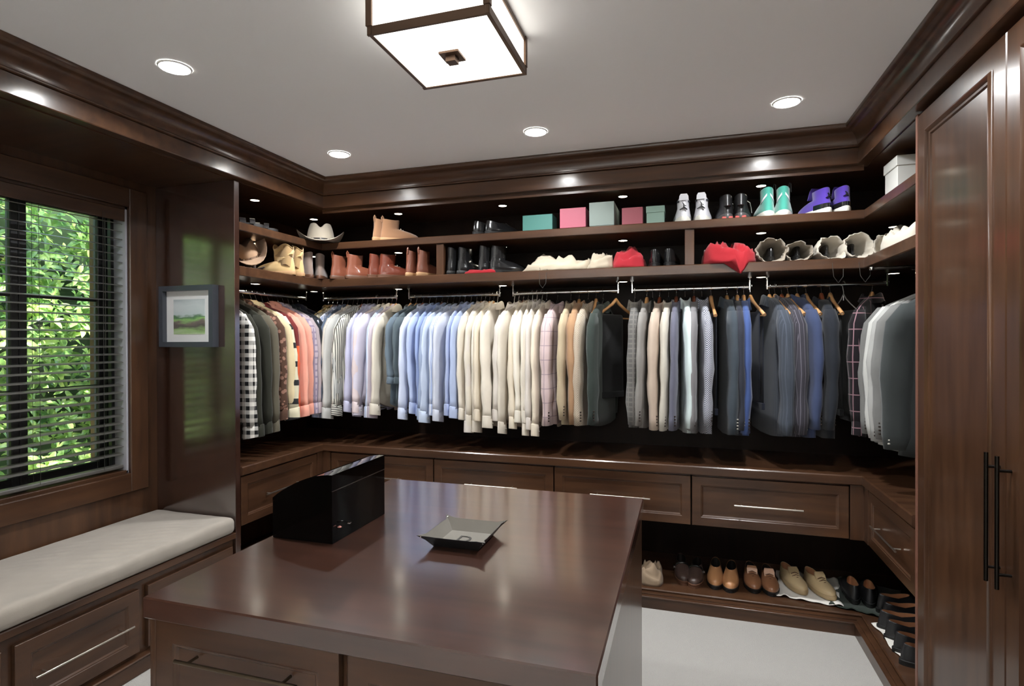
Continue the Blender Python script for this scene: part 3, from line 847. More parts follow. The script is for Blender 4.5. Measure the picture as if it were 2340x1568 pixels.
def trousers(fab, label, loc, rz, seed, L=.52, hw_=.105, grp='folded trousers on hangers'):
    rnd = random.Random(seed)
    g = thing('folded_trousers', label, 'trousers', loc, rz, grp)
    mb = MB(); rings = []
    path = [(.011, -.172-L), (.011, -.172-L*.5), (.010, -.186), (.006, -.168), (0, -.162), (-.006, -.168), (-.010, -.186), (-.011, -.172-L*.5), (-.011, -.172-L*.93)]
    ph = rnd.uniform(0, 6)
    for i, (x, z) in enumerate(path):
        ring = []
        n = 14
        for k in range(n):
            a_ = 2*PI*k/n
            y = -.05+hw_*sgnpow(math.cos(a_), .6)
            tx = .0045*sgnpow(math.sin(a_), .6)
            nx = 1 if 0 < i < 8 else 1
            xx = x+(tx if i in (0, 1, 2) else (tx*.7 if i in (3,) else (-tx if i > 5 else tx*.1)))
            zz = z+(tx if i in (3, 4, 5) else 0)
            xx += .004*math.sin(y*40+ph)*min(1, max(0, (-z-.2)*3))
            ring.append((xx, y, zz))
        rings.append(ring)
    mb.loft(rings); mb.build('leg_fold', fab, g, 179)
    # waistband along one hanging end
    MB().box(.002, .0215, -.05-hw_, -.05+hw_, -.172-L-.012, -.172-L+.028, .003).build('waistband', fab, g)
    return g

# cloth library
F = fabric
C_ = {}
def plain(k, c): C_[k] = F('cloth_'+k, c)
for k, c in {'olive_dk': (46, 46, 38), 'taupe': (96, 90, 76), 'cream': (214, 196, 158), 'salmon': (236, 168, 148), 'mauvegrey': (176, 162, 166), 'slate_dk': (38, 42, 48),
             'navy_char': (44, 46, 58), 'slateblue': (92, 104, 122), 'palegrey': (196, 196, 192), 'lilac': (190, 190, 214), 'pinkwhite': (222, 206, 206), 'lilacwhite': (214, 208, 222),
             'mauve': (190, 180, 190), 'bone': (216, 208, 192), 'steel': (104, 118, 130), 'steel2': (88, 100, 106), 'iceblue': (204, 212, 232), 'skyblue': (178, 192, 224), 'cornfl': (150, 168, 212),
             'greyblue': (150, 164, 190), 'paleblue': (190, 202, 222), 'bluewhite': (202, 206, 218), 'lavblue': (166, 178, 212), 'periw': (176, 190, 222), 'sand': (186, 170, 142), 'camel': (168, 132, 100),
             'green_dk': (54, 62, 58), 'black': (26, 26, 27), 'grey': (140, 136, 132), 'pinkbeige': (190, 172, 156), 'stone': (196, 190, 178), 'bluegrey': (104, 104, 120), 'aqua': (206, 220, 220),
             'midgrey': (128, 126, 128), 'slate_j': (62, 70, 78), 'char_navy': (48, 50, 60), 'royal': (66, 86, 138), 'navy_t': (30, 34, 46), 'charc': (64, 66, 72), 'navy_j': (58, 68, 98), 'blacknavy': (34, 37, 44),
             'j_grey': (118, 118, 116), 'j_pale': (190, 190, 186), 'j_lt': (166, 166, 163), 'j_dk': (58, 62, 62)}.items(): plain(k, c)
WH = [F('cloth_white_%d' % i, c) for i, c in enumerate([(224, 215, 200), (216, 208, 194), (228, 221, 208), (214, 206, 198), (222, 210, 190)])]
C_['gingham'] = F('cloth_gingham', (226, 222, 214), 'ck', (14, 14, 16), 20)
C_['floral'] = F('cloth_floral', (84, 60, 48), 'fl', (150, 112, 96), 34, .42)
C_['blkstripe'] = F('cloth_blackstripe', (216, 208, 180), 'hs', (44, 44, 46), 8, .30)
C_['orange'] = F('cloth_orangeblock', (112, 44, 44), 'or', (240, 104, 62), -.36)
C_['lavplaid'] = F('cloth_lavplaid', (188, 174, 184), 'wp', (150, 138, 158), 22, .3)
C_['multi'] = F('cloth_multiplaid', (60, 52, 52), 'ck', (214, 190, 128), 16)
C_['creamck'] = F('cloth_creamcheck', (214, 206, 184), 'wp', (150, 140, 118), 26, .18)
C_['bluewp'] = F('cloth_bluewindow', (158, 170, 196), 'wp', (212, 214, 224), 22, .2)
C_['creamst'] = F('cloth_creamstripe', (214, 208, 196), 'vs', (186, 178, 166), 60, .3)
C_['greyst'] = F('cloth_greystripe', (206, 206, 200), 'vs', (120, 126, 128), 70, .3)
C_['boldst'] = F('cloth_boldstripe', (222, 220, 208), 'vs', (96, 96, 90), 60, .42)
C_['boldcuff'] = F('cloth_boldcuff', (232, 230, 218), 'hs', (40, 40, 40), 78, .48)
C_['bluest'] = F('cloth_bluestripe', (208, 214, 228), 'vs', (160, 176, 212), 70, .4)
C_['pinkwp'] = F('cloth_pinkwindow', (206, 184, 184), 'wp', (160, 142, 150), 11, .05)
C_['hound'] = F('cloth_houndstooth', (206, 194, 176), 'mc', (150, 132, 112), 92)
C_['plaidg'] = F('cloth_greyplaid', (100, 98, 96), 'wp', (118, 115, 111), 34, .3)
C_['nvcheck'] = F('cloth_navycheck', (196, 198, 206), 'mc', (74, 78, 98), 84)
C_['pin'] = F('cloth_pinstripe', (58, 56, 64), 'vs', (104, 100, 110), 50, .16)
C_['pin2'] = F('cloth_pinstripe_blue', (62, 68, 78), 'vs', (76, 82, 94), 46, .25)
C_['pinkline'] = F('cloth_pinkline', (30, 25, 29), 'wp', (150, 116, 124), 11, .06, 11)

gseed = [100]
def hang(kind, ck, label, X, hk='black', rzoff=0, rodk='B', grp='', htop=True, **kw):
    gseed[0] += 1
    fab = C_[ck] if isinstance(ck, str) else ck
    r_ = random.Random(gseed[0])
    if rodk == 'B': loc = (X, RY, RZ); rz = 0
    elif rodk == 'L': loc = (RODX, X, RZ); rz = PI/2
    else: loc = (RRX, X, RZ); rz = -PI/2
    rz += rzoff+r_.uniform(-.13, .13)
    loc = (loc[0], loc[1]+r_.uniform(-.006, .006), loc[2])
    if kind == 'trousers': g = trousers(fab, label, loc, rz, gseed[0], grp='folded trousers on hangers', **kw)
    else:
        cat = 'shirt' if kind == 'shirt' else 'jacket'
        g = garment(kind, fab, label, cat, loc, rz, gseed[0], grp or ('hanging shirts' if kind == 'shirt' else 'hanging jackets'), **kw)
    short = label.split(',')[0] if 'white dress shirt' not in label else label.replace('dress shirt, ', 'shirt, ').replace('white dress shirt on the centre rod, ', 'centre rod shirt ')
    for a_ in ('folded on pale wooden hanger ', 'folded on wooden hanger ', 'folded over a pale wooden hanger ', 'folded on wooden hanger ', 'folded on pale hanger ', 'on wire hanger ', 'folded ', 'suit ', 'just '):
        if len(short.split()) > 10: short = short.replace(a_, '')
    hanger(loc, rz, hk, (HNAME[hk]+' hanger with the '+short), kind == 'trousers')
    return g

# left side rod, from the window panel to the corner
LR = [(2.775, 'shirt', 'gingham', 'black and white gingham shirt next to the window end panel', 'wood'), (2.825, 'shirt', 'olive_dk', 'very dark olive shirt just behind the gingham shirt', 'wood'),
      (2.885, 'shirt', 'olive_dk', 'second dark olive shirt, in front of the taupe shirt', 'wood'), (2.955, 'shirt', 'taupe', 'taupe grey overshirt beside the brown floral shirt', 'wood'),
      (3.035, 'shirt', 'floral', 'brown floral print shirt on the left rod', 'red'), (3.095, 'shirt', 'cream', 'plain cream shirt between floral and black-striped shirts', 'wood'),
      (3.145, 'shirt', 'blkstripe', 'cream shirt with broad black horizontal stripes', 'wood'), (3.20, 'shirt', 'orange', 'burgundy shirt with bright orange lower half', 'black'),
      (3.265, 'shirt', 'salmon', 'salmon pink shirt on the left rod', 'black'), (3.31, 'shirt', 'salmon', 'second salmon pink shirt, behind the first', 'black'), (3.365, 'shirt', 'lavplaid', 'lavender plaid shirt beside the salmon shirts', 'black'),
      (3.415, 'shirt', 'mauvegrey', 'pale mauve grey shirt near the left rear corner', 'black'), (3.47, 'shirt', 'slate_dk', 'near-black slate shirt behind the mauve grey shirt', 'black'),
      (3.525, 'shirt', 'slate_dk', 'second near-black slate shirt, toward the left rear corner', 'black'), (3.59, 'shirt', 'navy_char', 'charcoal navy shirt with rolled sleeve in the left rear corner', 'black')]
for y, k, c, lab, hk in LR:
    hang(k, c, lab, y, hk, rodk='L', rzoff=.16, roll=('rolled' in lab), L=.87 if y < 3.2 else .82, sl=(.86 if y < 3.0 else .79) if 'rolled' not in lab else None, dx=.012)
B1 = [(-2.655, 'multi', 'dark and yellow plaid shirt at left end of back rod', 'red'), (-2.612, 'creamck', 'cream check shirt beside the dark yellow plaid', 'wood'), (-2.57, 'bluewp', 'light blue windowpane check shirt', 'red'),
      (-2.525, 'slateblue', 'plain slate blue shirt beside the windowpane shirt', 'red'), (-2.478, 'creamst', 'cream fine-striped shirt beside the slate blue shirt', 'wood'), (-2.435, 'palegrey', 'plain pale grey shirt between striped shirts', 'black'),
      (-2.395, 'greyst', 'white shirt with fine grey stripes', 'black'), (-2.352, 'boldst', 'white and grey striped shirt with bold striped cuffs', 'red'), (-2.308, 'lilac', 'pale lilac blue shirt beside the bold-striped shirt', 'black'),
      (-2.265, 'lilac', 'second pale lilac blue shirt, beside the pinkish white shirt', 'black'), (-2.222, 'pinkwhite', 'pinkish white shirt with white collar', 'wire'), (-2.182, 'lilacwhite', 'lilac white shirt right of the pinkish white shirt', 'black'),
      (-2.142, 'bluest', 'white and blue striped shirt with white collar', 'black'), (-2.102, 'mauve', 'greyish mauve shirt near right end of the first back rod', 'wood'), (-2.062, 'bone', 'bone white shirt last on the first back rod', 'wood')]
for x, c, lab, hk in B1:
    kw = {}
    if c == 'boldst': kw['cuff'] = C_['boldcuff']
    if c in ('pinkwhite', 'bluest', 'lilacwhite'): kw['collar'] = WH[2]
    hang('shirt', c, lab, x, hk, rzoff=-.10, dx=.012, L=.82, **kw)
B2 = [(-1.945, 'steel', 'steel blue shirt with rolled-up sleeve', 'wood'), (-1.895, 'steel2', 'dark steel grey-blue shirt beside the rolled-sleeve shirt', 'wood'), (-1.842, 'iceblue', 'icy white-blue shirt with broad cuff', 'red'),
      (-1.788, 'skyblue', 'sky blue shirt right of the icy white-blue shirt', 'black'), (-1.738, 'cornfl', 'cornflower blue shirt, deepest of the blue shirts', 'black'), (-1.69, 'greyblue', 'greyish blue shirt right of the cornflower shirt', 'red'),
      (-1.645, 'paleblue', 'pale blue shirt, fourth left of the white shirts', 'black'), (-1.60, 'bluest', 'pale blue fine-striped shirt, third left of the white shirts', 'black'), (-1.556, 'bluewhite', 'bluish white shirt between pale blue shirts', 'black'),
      (-1.510, 'lavblue', 'lavender blue shirt beside the periwinkle shirt', 'black'), (-1.462, 'periw', 'light periwinkle shirt next to the first white shirt', 'black')]
for x, c, lab, hk in B2:
    hang('shirt', c, lab, x, hk, rzoff=-.14, dx=.014, L=.83, roll='rolled' in lab)
wx = [-1.422, -1.388, -1.356, -1.324, -1.294, -1.262, -1.14, -1.107, -1.074, -1.041, -1.008, -.975, -.942, -.908]
wxg = [-1.422, -1.388, -1.356, -1.324, -1.294, -1.262]
for i, x in enumerate(wx):
    if i < 6: lab = 'white dress shirt, %s white one right of the blue shirts' % ORD[i]
    else: lab = 'white dress shirt on the centre rod, %s left of the pink windowpane jacket' % ORD[13-i]
    hang('shirt', WH[(i*3) % 5], lab, x, ['black', 'wood', 'black', 'wood', 'wood', 'wire', 'wire', 'black', 'red', 'black', 'wire', 'wire', 'wire', 'black'][i], rzoff=-.12, dx=.012+(.03 if i == 5 else (-.03 if i == 6 else 0)), L=.86+.035*(i % 3), sl=.80+.04*((i*2) % 3), tk=1.0 if i not in (5, 6) else 1.5)
J3 = [(-.832, 'pinkwp', 'pale pink windowpane check jacket beside the white shirts', 'black'), (-.738, 'sand', 'sand beige jacket right of the pink windowpane jacket', 'black'), (-.683, 'camel', 'camel brown jacket between beige and houndstooth jackets', 'wood'),
      (-.620, 'hound', 'cream and brown houndstooth jacket with dark sleeve buttons', 'black'), (-.520, 'green_dk', 'dark green jacket left of the empty-looking wooden trouser hanger', 'black')]
for x, c, lab, hk in J3: hang('jacket', c, lab, x, hk, rzoff=-.06, dx=.006, tk=1.15 if c in ('pinkwp', 'green_dk') else 1.0, L=.885)
hang('trousers', 'slate_dk', 'dark slate trousers folded on pale wooden hanger beside the dark green jacket', -.568, 'wood')
hang('trousers', 'black', 'black trousers folded over a pale wooden hanger at the centre rod end', -.437, 'wood', rzoff=-.55)
J4 = [(-.312, 'plaidg', 'grey plaid suit jacket at left end of its rod', 'black'), (-.236, 'grey', 'plain warm grey jacket right of the grey plaid jacket', 'wood'), (-.156, 'pinkbeige', 'pinkish beige jacket with dark sleeve buttons', 'red'),
      (-.100, 'stone', 'pale stone jacket between beige and blue-grey jackets', 'black'), (-.052, 'bluegrey', 'blue-grey jacket left of the pale aqua jacket', 'red'), (.002, 'aqua', 'pale aqua white jacket among the grey jackets', 'black'),
      (.056, 'midgrey', 'mid grey jacket right of the pale aqua jacket', 'red'), (.104, 'nvcheck', 'navy and white checked jacket', 'black'), (.252, 'slate_j', 'dark slate jacket alone right of the checked jacket', 'wood'),
      (.312, 'char_navy', 'dark charcoal navy jacket left of the royal blue jacket', 'wood'), (.350, 'royal', 'royal blue suit jacket at right end of its rod', 'wood')]
for x, c, lab, hk in J4: hang('jacket', c, lab, x, hk, rzoff=.02, dx=-.004, tk=1.2 if c in ('plaidg', 'slate_j') else .95, L=.885+.02*(x > 0), btn=BTNL if c in ('slate_j', 'char_navy') else None)
hang('trousers', 'black', 'black trousers folded behind the warm grey jacket', -.20, 'black')
hang('trousers', 'navy_t', 'dark navy trousers folded on orange wooden hanger beside the checked jacket', .158, 'wood', rzoff=.10, L=.60)
hang('trousers', 'navy_t', 'dark navy trousers folded on pale hanger beside the royal blue jacket', .389, 'wood', rzoff=.42, L=.56)
J5 = [(.497, 'pin2', 'grey-blue pinstripe jacket at left end of the right rod', 'wood'), (.566, 'pin', 'charcoal jacket with pale pinstripes', 'red'), (.650, 'navy_j', 'navy blue jacket right of the charcoal pinstripe jacket', 'wood'), (.782, 'blacknavy', 'black-navy long jacket near the right rear corner', 'red')]
for x, c, lab, hk in J5: hang('jacket', c, lab, x, hk, rzoff=.10, dx=-.010, tk=1.25, L=.90, btn=BTNL if c == 'pin' else None)
hang('trousers', 'charc', 'charcoal trousers folded on wooden hanger between the two pinstripe jackets', .527, 'wood', rzoff=.3, L=.5)
hang('trousers', 'slate_dk', 'dark slate trousers folded on wooden hanger beside the navy jacket', .600, 'wood', rzoff=.3, L=.5)
hang('trousers', 'navy_t', 'dark navy trousers folded right of the navy jacket', .700, 'wood', rzoff=.3, L=.6)
hang('trousers', 'black', 'black trousers folded right of the black-navy jacket', .828, 'wood', rzoff=.15, L=.58)
hang('trousers', 'black', 'black trousers on wire hanger beside the pink-lined overshirt', .900, 'wire', rzoff=.1, L=.62)
hang('shirt', 'pinkline', 'black overshirt with pink windowpane lines in the right rear corner', 1.045, 'wood', rzoff=-.55, L=.84, tk=1.9, sl=.80)
JR = [(3.44, 'j_grey', 'mid grey jacket beside the pink-lined overshirt', 'wire'), (3.375, 'j_pale', 'palest grey jacket on the right side rod', 'wire'), (3.295, 'j_lt', 'light grey textured jacket on the right side rod', 'wire'), (3.205, 'j_grey', 'grey jacket nearest but one to the wardrobe', 'black'), (3.11, 'j_dk', 'dark green-grey jacket with pale buttons beside the wardrobe', 'black')]
for y, c, lab, hk in JR: hang('jacket', c, lab, y, hk, rodk='R', rzoff=-.05, tk=1.1, L=.90, dx=-.01, btn=BTNL if c == 'j_dk' else None)

# ------------------------------------------------------------------ shoes
def foot_outline(L, Wd, n=28, sc=1.0, point=0.0):
    pts = []
    for k in range(n):
        th = 2*PI*k/n
        u_ = math.cos(th)                      # +1 toe, -1 heel
        base = .72+.28*min(1, max(0, (u_+.75)/1.1))-.10*max(0, u_-.55)*(1+point*4)
        e = (1-abs(u_)**(2.6 if u_ < 0 else 2.9))
        e = max(0, e)**.5
        pts.append((math.copysign(1, math.sin(th))*Wd/2*base*e*sc if abs(math.sin(th)) > 1e-6 else 0, L/2*u_*(1+(sc-1)*.35)))
    return pts
def shoe(label, loc, rz, style, upper_m, sole_m, lining_m, group, L=.285, Wd=.098, rim=.082, zs=.022, shaft=None, open_len=.072, toe_cap=None, laces=None, tab=None, tongue=None, extra=None, name='dress_shoe', point=0., tilt=0., slouch=0., vamp=.0, cat='shoe', counter=None):
    t = thing(name, label, cat, loc, rz, group)
    if tilt: t.rotation_euler = (tilt, 0, rz)
    n = 28
    O = foot_outline(L, Wd, n, 1.0, point)
    # opening outline
    oc = -L*.5+open_len+.012
    T = []
    for k in range(n):
        th = 2*PI*k/n
        T.append((Wd*.31*math.sin(th)*(1 if math.cos(th) < .2 else .92), oc+open_len*math.cos(th)))
    def rimz(k):
        c = math.cos(2*PI*k/n)
        return rim*(1+.06*max(0, -c)+vamp*max(0, c)-.10*(1-abs(c)))
    rings = []
    for v in (0, .10, .22, .36, .52, .70, .86, 1.0):
        ring = []
        for k in range(n):
            c = math.cos(2*PI*k/n)
            ex = 1.55+1.2*max(0, c)
            e = v**ex
            x = O[k][0]*(1-e)+T[k][0]*e; y = O[k][1]*(1-e)+T[k][1]*e
            b_ = 1+.06*math.sin(min(1, v*2.2)*PI)*(1 if v < .5 else 0)
            zt = rimz(k)
            zz = zs*.8+(zt-zs*.8)*(v**(.82-.25*max(0, c)))
            if c > .5: zz -= (c-.5)*.018*v*(1-v)*4
            ring.append((x*b_, y, zz))
        rings.append(ring)
    top = rings[-1]
    if shaft:
        H, fl = shaft
        M = 5
        for q in range(1, M+1):
            u_ = q/M
            ring = []
            for k in range(n):
                x0, y0, z0 = top[k]
                th = 2*PI*k/n
                wob = slouch*math.sin(u_*9+2*th)*.010
                x = x0*(1+fl*u_*.35)+wob; y = (y0-oc)*(1+fl*u_*.25)+oc+.004*u_+wob
                z = z0+(H-z0)*u_
                if q == M: z += .004*math.cos(2*th)+slouch*.012*math.sin(3*th+1)
                ring.append((x, y, z))
            rings.append(ring)
        top = rings[-1]
    up = MB().loft(rings, True, False)
    cx = sum(p[0] for p in top)/n; cy = sum(p[1] for p in top)/n
    def inn(sc_, dz): return [((x-cx)*sc_+cx, (y-cy)*sc_+cy, z+dz) for x, y, z in top]
    rim_ring = inn(.93, .001)
    up.loft([top, inn(.97, .003), rim_ring], False, False)
    up.build('upper', upper_m, t, 60)
    depth = -(rim-zs)*.75 if not shaft else -(shaft[0]-zs)*.8
    MB().loft([rim_ring, inn(.88, depth*.5), inn(.85, depth)], False, True).build('lining', lining_m, t, 60)
    S = foot_outline(L*1.02, Wd, n, 1.07, point)
    z_h = zs
    if style == 'dress':
        mb = MB().loft([[(x*.96, y*.985, .010 if y > -L*.12 else .008) for x, y in S], [(x, y, .013) for x, y in S], [(x, y, zs) for x, y in S], [(x*.9, y*.96, zs+.002) for x, y in S]])
        for_h = [(x*.97, y, z) for z in (0,) for x, y in S]
        mb.build('sole', sole_m, t, 40)
        hp = [(x*.98, y) for x, y in S if y < -L*.21]
        hp.sort(key=lambda p: math.atan2(p[1]+L*.34, p[0]))
        MB().loft([[(x, y, 0) for x, y in hp], [(x, y, .012) for x, y in hp]]).build('heel', sole_m, t)
        fp = [(x*.97, y) for x, y in S if y > -L*.02]
        fp.sort(key=lambda p: math.atan2(p[1]-L*.2, p[0]))
        MB().loft([[(x, y, 0) for x, y in fp], [(x, y, .011) for x, y in fp]]).build('forefoot_sole', sole_m, t)
    else:
        MB().loft([[(x*.96, y*.985, 0) for x, y in S], [(x, y, .005) for x, y in S], [(x, y, zs*.85) for x, y in S], [(x*.93, y*.97, zs+.003) for x, y in S]]).build('sole', sole_m, t, 40)
    if toe_cap:
        tc = []
        for r_ in rings[0:5]:
            tc.append([((p[0])*1.025, p[1]*1.006, p[2]+.0015) for k, p in enumerate(r_) if math.cos(2*PI*k/n) > .80])
        # order points left to right
        tc2 = [sorted(q, key=lambda p: p[0]) for q in tc]
        MB().loft(tc2, False, False, closed=False).build('toe_cap', toe_cap, t, 60)
    if counter:
        hc = []
        for r_ in rings[0:4]:
            hc.append(sorted([(p[0]*1.03, p[1]*1.012-.001, p[2]+.001) for k, p in enumerate(r_) if math.cos(2*PI*k/n) < -.55], key=lambda p: p[0]))
        MB().loft(hc, False, False, closed=False).build('heel_counter', counter, t, 60)
    if tongue:
        yb = oc+open_len*.92; zr = rimz(0)
        if shaft: zr = shaft[0]
        MB().loft([[(-.026, yb+.03, zr-.03), (.026, yb+.03, zr-.03), (.026, yb+.038, zr-.032), (-.026, yb+.038, zr-.032)],
                   [(-.030, yb-.004, zr+.012), (.030, yb-.004, zr+.012), (.030, yb+.006, zr+.012), (-.030, yb+.006, zr+.012)],
                   [(-.024, yb-.014, zr+.026), (.024, yb-.014, zr+.026), (.024, yb-.006, zr+.028), (-.024, yb-.006, zr+.028)]]).build('tongue', tongue, t, 50)
    if laces:
        mb = MB()
        for q in range(4):
            yy = oc+open_len+.012+q*.017; 
            zz = rimz(0)*(1-.10*q)+.004
            mb.tube([(-.022, yy, zz-.008), (0, yy+.003, zz+.002), (.022, yy, zz-.008)], .0022, 5)
        mb.build('laces', laces, t, 60)
    if tab:
        yb = top[n//2][1]; zb_ = top[n//2][2]
        MB().tube([(0, yb-.002, zb_-.022), (0, yb-.006, zb_+.008), (0, yb-.001, zb_+.022), (0, yb+.008, zb_+.010), (0, yb+.006, zb_-.01)], .0055, 6).build('pull_tab', tab, t, 60)
    if extra: extra(t, rings, top, L, Wd, rim)
    return t

LTH = lambda nm, c, r=.35, coat=.15: mat('leather_'+nm, c, r, coat=coat, bump=.06, bscale=120)
SUEDE = lambda nm, c: fabric('suede_'+nm, c, sheen=.4)
RUB_W = mat('rubber_white', (226, 224, 214), .6); RUB_K = mat('rubber_black', (20, 20, 20), .5); RUB_BR = mat('sole_brown', (96, 64, 46), .5); RUB_TAN = mat('sole_crepe', (176, 138, 98), .7)
LIN_K = mat('lining_dark', (20, 17, 15), .8); LIN_T = mat('lining_tan', (176, 124, 88), .6)
BLACKL = LTH('black', (24, 24, 25), .18, .4)

def pair(label, p1, p2, rz1, rz2, z, grp, **kw):
    shoe('left-hand shoe of the '+label, (p1[0], p1[1], z), rz1, group=grp, **kw)
    shoe('right-hand shoe of the '+label, (p2[0], p2[1], z), rz2, group=grp, **kw)
ZU, ZL, ZF = Z_UP1+.0005, Z_LO1+.0005, Z_SH+.0005
# upper shelf
tan = SUEDE('tan', (156, 116, 86))
pair('tan suede boots on the upper shelf', (-2.055, 3.625), (-1.955, 3.625), -.25, -.75, ZU, 'footwear on the upper shelf', style='flat', upper_m=tan, sole_m=RUB_TAN, lining_m=LIN_K, shaft=(.150, .10), rim=.092, open_len=.060, tab=tan, laces=mat('lace_white', (214, 206, 190), .8), name='ankle_boot', cat='boot')
pair('glossy black shoes alone beside the teal box', (-1.285, 3.64), (-1.185, 3.64), -.45, -.60, ZU, 'footwear on the upper shelf', style='dress', upper_m=BLACKL, sole_m=RUB_K, lining_m=LIN_K, rim=.088, laces=RUB_K)

def gift_box(label, x0, x1, y0, y1, h, c, lidh=0, z=ZU):
    t = thing('gift_box', label, 'box', ((x0+x1)/2, y0, z), 0, 'boxes on the upper shelf')
    w = (x1-x0)/2; d = y1-y0
    m = mat('card_'+'_'.join(map(str, c)), c, .6)
    MB().box(-w+.003, w-.003, .003, d-.003, 0, h-.004, .001).build('base', m, t)
    MB().box(-w, w, 0, d, h-(lidh or h*.92), h, .0015).build('lid', m, t)
gift_box('teal cardboard box, leftmost of the boxes on the upper shelf', -1.012, -.813, 3.53, 3.66, .108, (62, 116, 108))
gift_box('bright pink cardboard box between the teal and the tall grey boxes', -.764, -.597, 3.53, 3.70, .135, (166, 82, 100))
gift_box('tall grey-green cardboard box in the middle of the upper shelf', -.575, -.42, 3.53, 3.83, .160, (126, 138, 132))
gift_box('dull rose cardboard box right of the tall grey box', -.372, -.246, 3.53, 3.64, .112, (142, 72, 82))
gift_box('small sage green box with lid beside the white sneakers', -.226, -.116, 3.53, 3.72, .112, (118, 142, 130), .040)
t = thing('gift_box', 'white lidded cardboard box at the right end of the upper shelf', 'box', (1.10, 3.20, ZU), 0, 'boxes on the upper shelf')
WB = mat('card_white', (214, 214, 208), .6)
MB().box(-.098, .20, .004, .186, 0, .175, .001).build('base', WB, t); MB().box(-.104, .206, 0, .192, .150, .200, .002).build('lid', WB, t)

# sneakers with heel details
def logo_poly(s):
    """small leaping figure with arm and legs spread"""
    return [[(0, .0), (.10, .02), (.42, -.30), (.36, -.36), (.05, -.12)], [(.02, 0), (-.06, -.02), (-.50, -.28), (-.46, -.36), (0, -.14)], [(-.06, -.05), (.09, -.04), (.06, .26), (-.05, .24)], [(0, .20), (.05, .24), (-.12, .56), (-.17, .53)], [(.04, .22), (.06, .16), (.26, .10), (.26, .16)], [(-.04, .27), (.06, .27), (.07, .36), (-.03, .37)]]
def add_logo(t, c, s, m, y, z):
    mb = MB()
    for poly in logo_poly(1):
        mb.loft([[(px*s, y, z+pz*s) for px, pz in poly], [(px*s, y+.012, z+pz*s) for px, pz in poly]])
    mb.build('heel_emblem', m, t)
INK = mat('emblem_ink', (30, 30, 32), .5)
WHL = LTH('white', (226, 226, 232), .4)
def ex_white(t, rings, top, L, Wd, rim):
    add_logo(t, None, .05, INK, -L/2-.0085, .085)
    MB().loft([[(-.028, -L/2+.004, .128), (.028, -L/2+.004, .128), (.024, -L/2+.012, .128), (-.024, -L/2+.012, .128)], [(-.026, -L/2-.002, .150), (.026, -L/2-.002, .150), (.022, -L/2+.010, .150), (-.022, -L/2+.010, .150)], [(-.018, -L/2+.004, .166), (.018, -L/2+.004, .166), (.016, -L/2+.012, .164), (-.016, -L/2+.012, .164)]]).build('heel_tab', WHL, t, 50)
    for s in (-1, 1): MB().tube([(s*.030, -L/2+.03, .125), (s*.034, -L/2+.06, .13), (s*.03, -L/2+.10, .135)], .006, 6).build('collar_pad', mat('pad_dark', (46, 48, 56), .7), t, 60)
SK = dict(style='flat', L=.29, Wd=.112, zs=.030, rim=.100, open_len=.066, shaft=(.140, .05), name='sneaker', cat='sneaker')
G = 'sneakers on the upper shelf'
pair('white sneakers with small black heel emblem', (-.012, 3.645), (.103, 3.645), .05, -.06, ZU, G, upper_m=WHL, sole_m=RUB_W, lining_m=mat('pad_dark', (46, 48, 56), .7), tongue=WHL, laces=RUB_W, extra=ex_white, **SK)
def ex_black(t, rings, top, L, Wd, rim):
    MB().lathe([(0, -.004), (.018, -.003), (.022, 0), (.018, .003), (0, .004)], 12, (0, -L/2-.002, .072), False, False).build('heel_badge', mat('badge_gloss', (40, 36, 36), .12, coat=.5), t, 60)
    MB().box(-.03, .03, -L/2-.004, -L/2+.02, .0, .014, .003).build('heel_accent', mat('accent_red', (170, 70, 64), .5), t)
    MB().tube([(.03, .0, .13), (.05, .02, .12), (.056, .06, .10), (.06, .08, .07)], .0022, 5).build('loose_lace', RUB_W, t, 60)
pair('black sneakers between the white and the teal ones', (.232, 3.645), (.324, 3.645), .04, -.10, ZU, G, upper_m=mat('mesh_black', (34, 33, 34), .35, bump=.1, bscale=200), sole_m=mat('midsole_grey', (72, 70, 70), .4), lining_m=LIN_K, tongue=RUB_K, laces=RUB_K, extra=ex_black, **SK)
TEAL = SUEDE('teal', (72, 158, 142))
def ex_teal(t, rings, top, L, Wd, rim):
    rg = rings[10]
    for s in (-1, 1):
        P_ = [(rg[14+s*q][0]*1.05, rg[14+s*q][1]-.003, rg[14][2]-.004-.010*q) for q in (1, 2, 3, 4, 5)]
        MB().loft([[(x, y+.004, z+.007), (x*1.04, y-.001, z+.007), (x*1.04, y-.001, z-.007), (x, y+.004, z-.007)] for x, y, z in P_]).build('white_overlay', WHL, t, 50)
    MB().tube([(.026, -L/2+.05, .16), (.03, -L/2+.02, .185), (.036, -L/2+.01, .178), (.038, -L/2+.01, .13)], .002, 5).build('loose_lace', RUB_K, t, 60)
pair('teal high-top sneakers with white overlays', (.456, 3.645), (.552, 3.645), .03, -.10, ZU, G, upper_m=TEAL, sole_m=RUB_W, lining_m=LIN_K, tongue=RUB_K, extra=ex_teal, **{**SK, 'shaft': (.165, .04)})
PUR = SUEDE('purple', (92, 66, 176))
def ex_pur(t, rings, top, L, Wd, rim):
    add_logo(t, None, .03, INK, -L/2-.003, .095)
    MB().loft([sorted([(p[0]*1.06, p[1]*1.02, p[2]+dz) for k, p in enumerate(rings[i]) if math.cos(2*PI*k/28) < -.4], key=lambda p: p[0]) for i, dz in ((0, -.004), (1, .006), (2, .008))], False, False, False).build('heel_cup', mat('heel_cup_black', (28, 28, 30), .15, coat=.5), t, 50)
pair('purple sneakers at the right end of the row', (.722, 3.645), (.842, 3.64), .32, .06, ZU, G, upper_m=PUR, sole_m=RUB_W, lining_m=LIN_K, tongue=PUR, laces=RUB_K, extra=ex_pur, **SK)

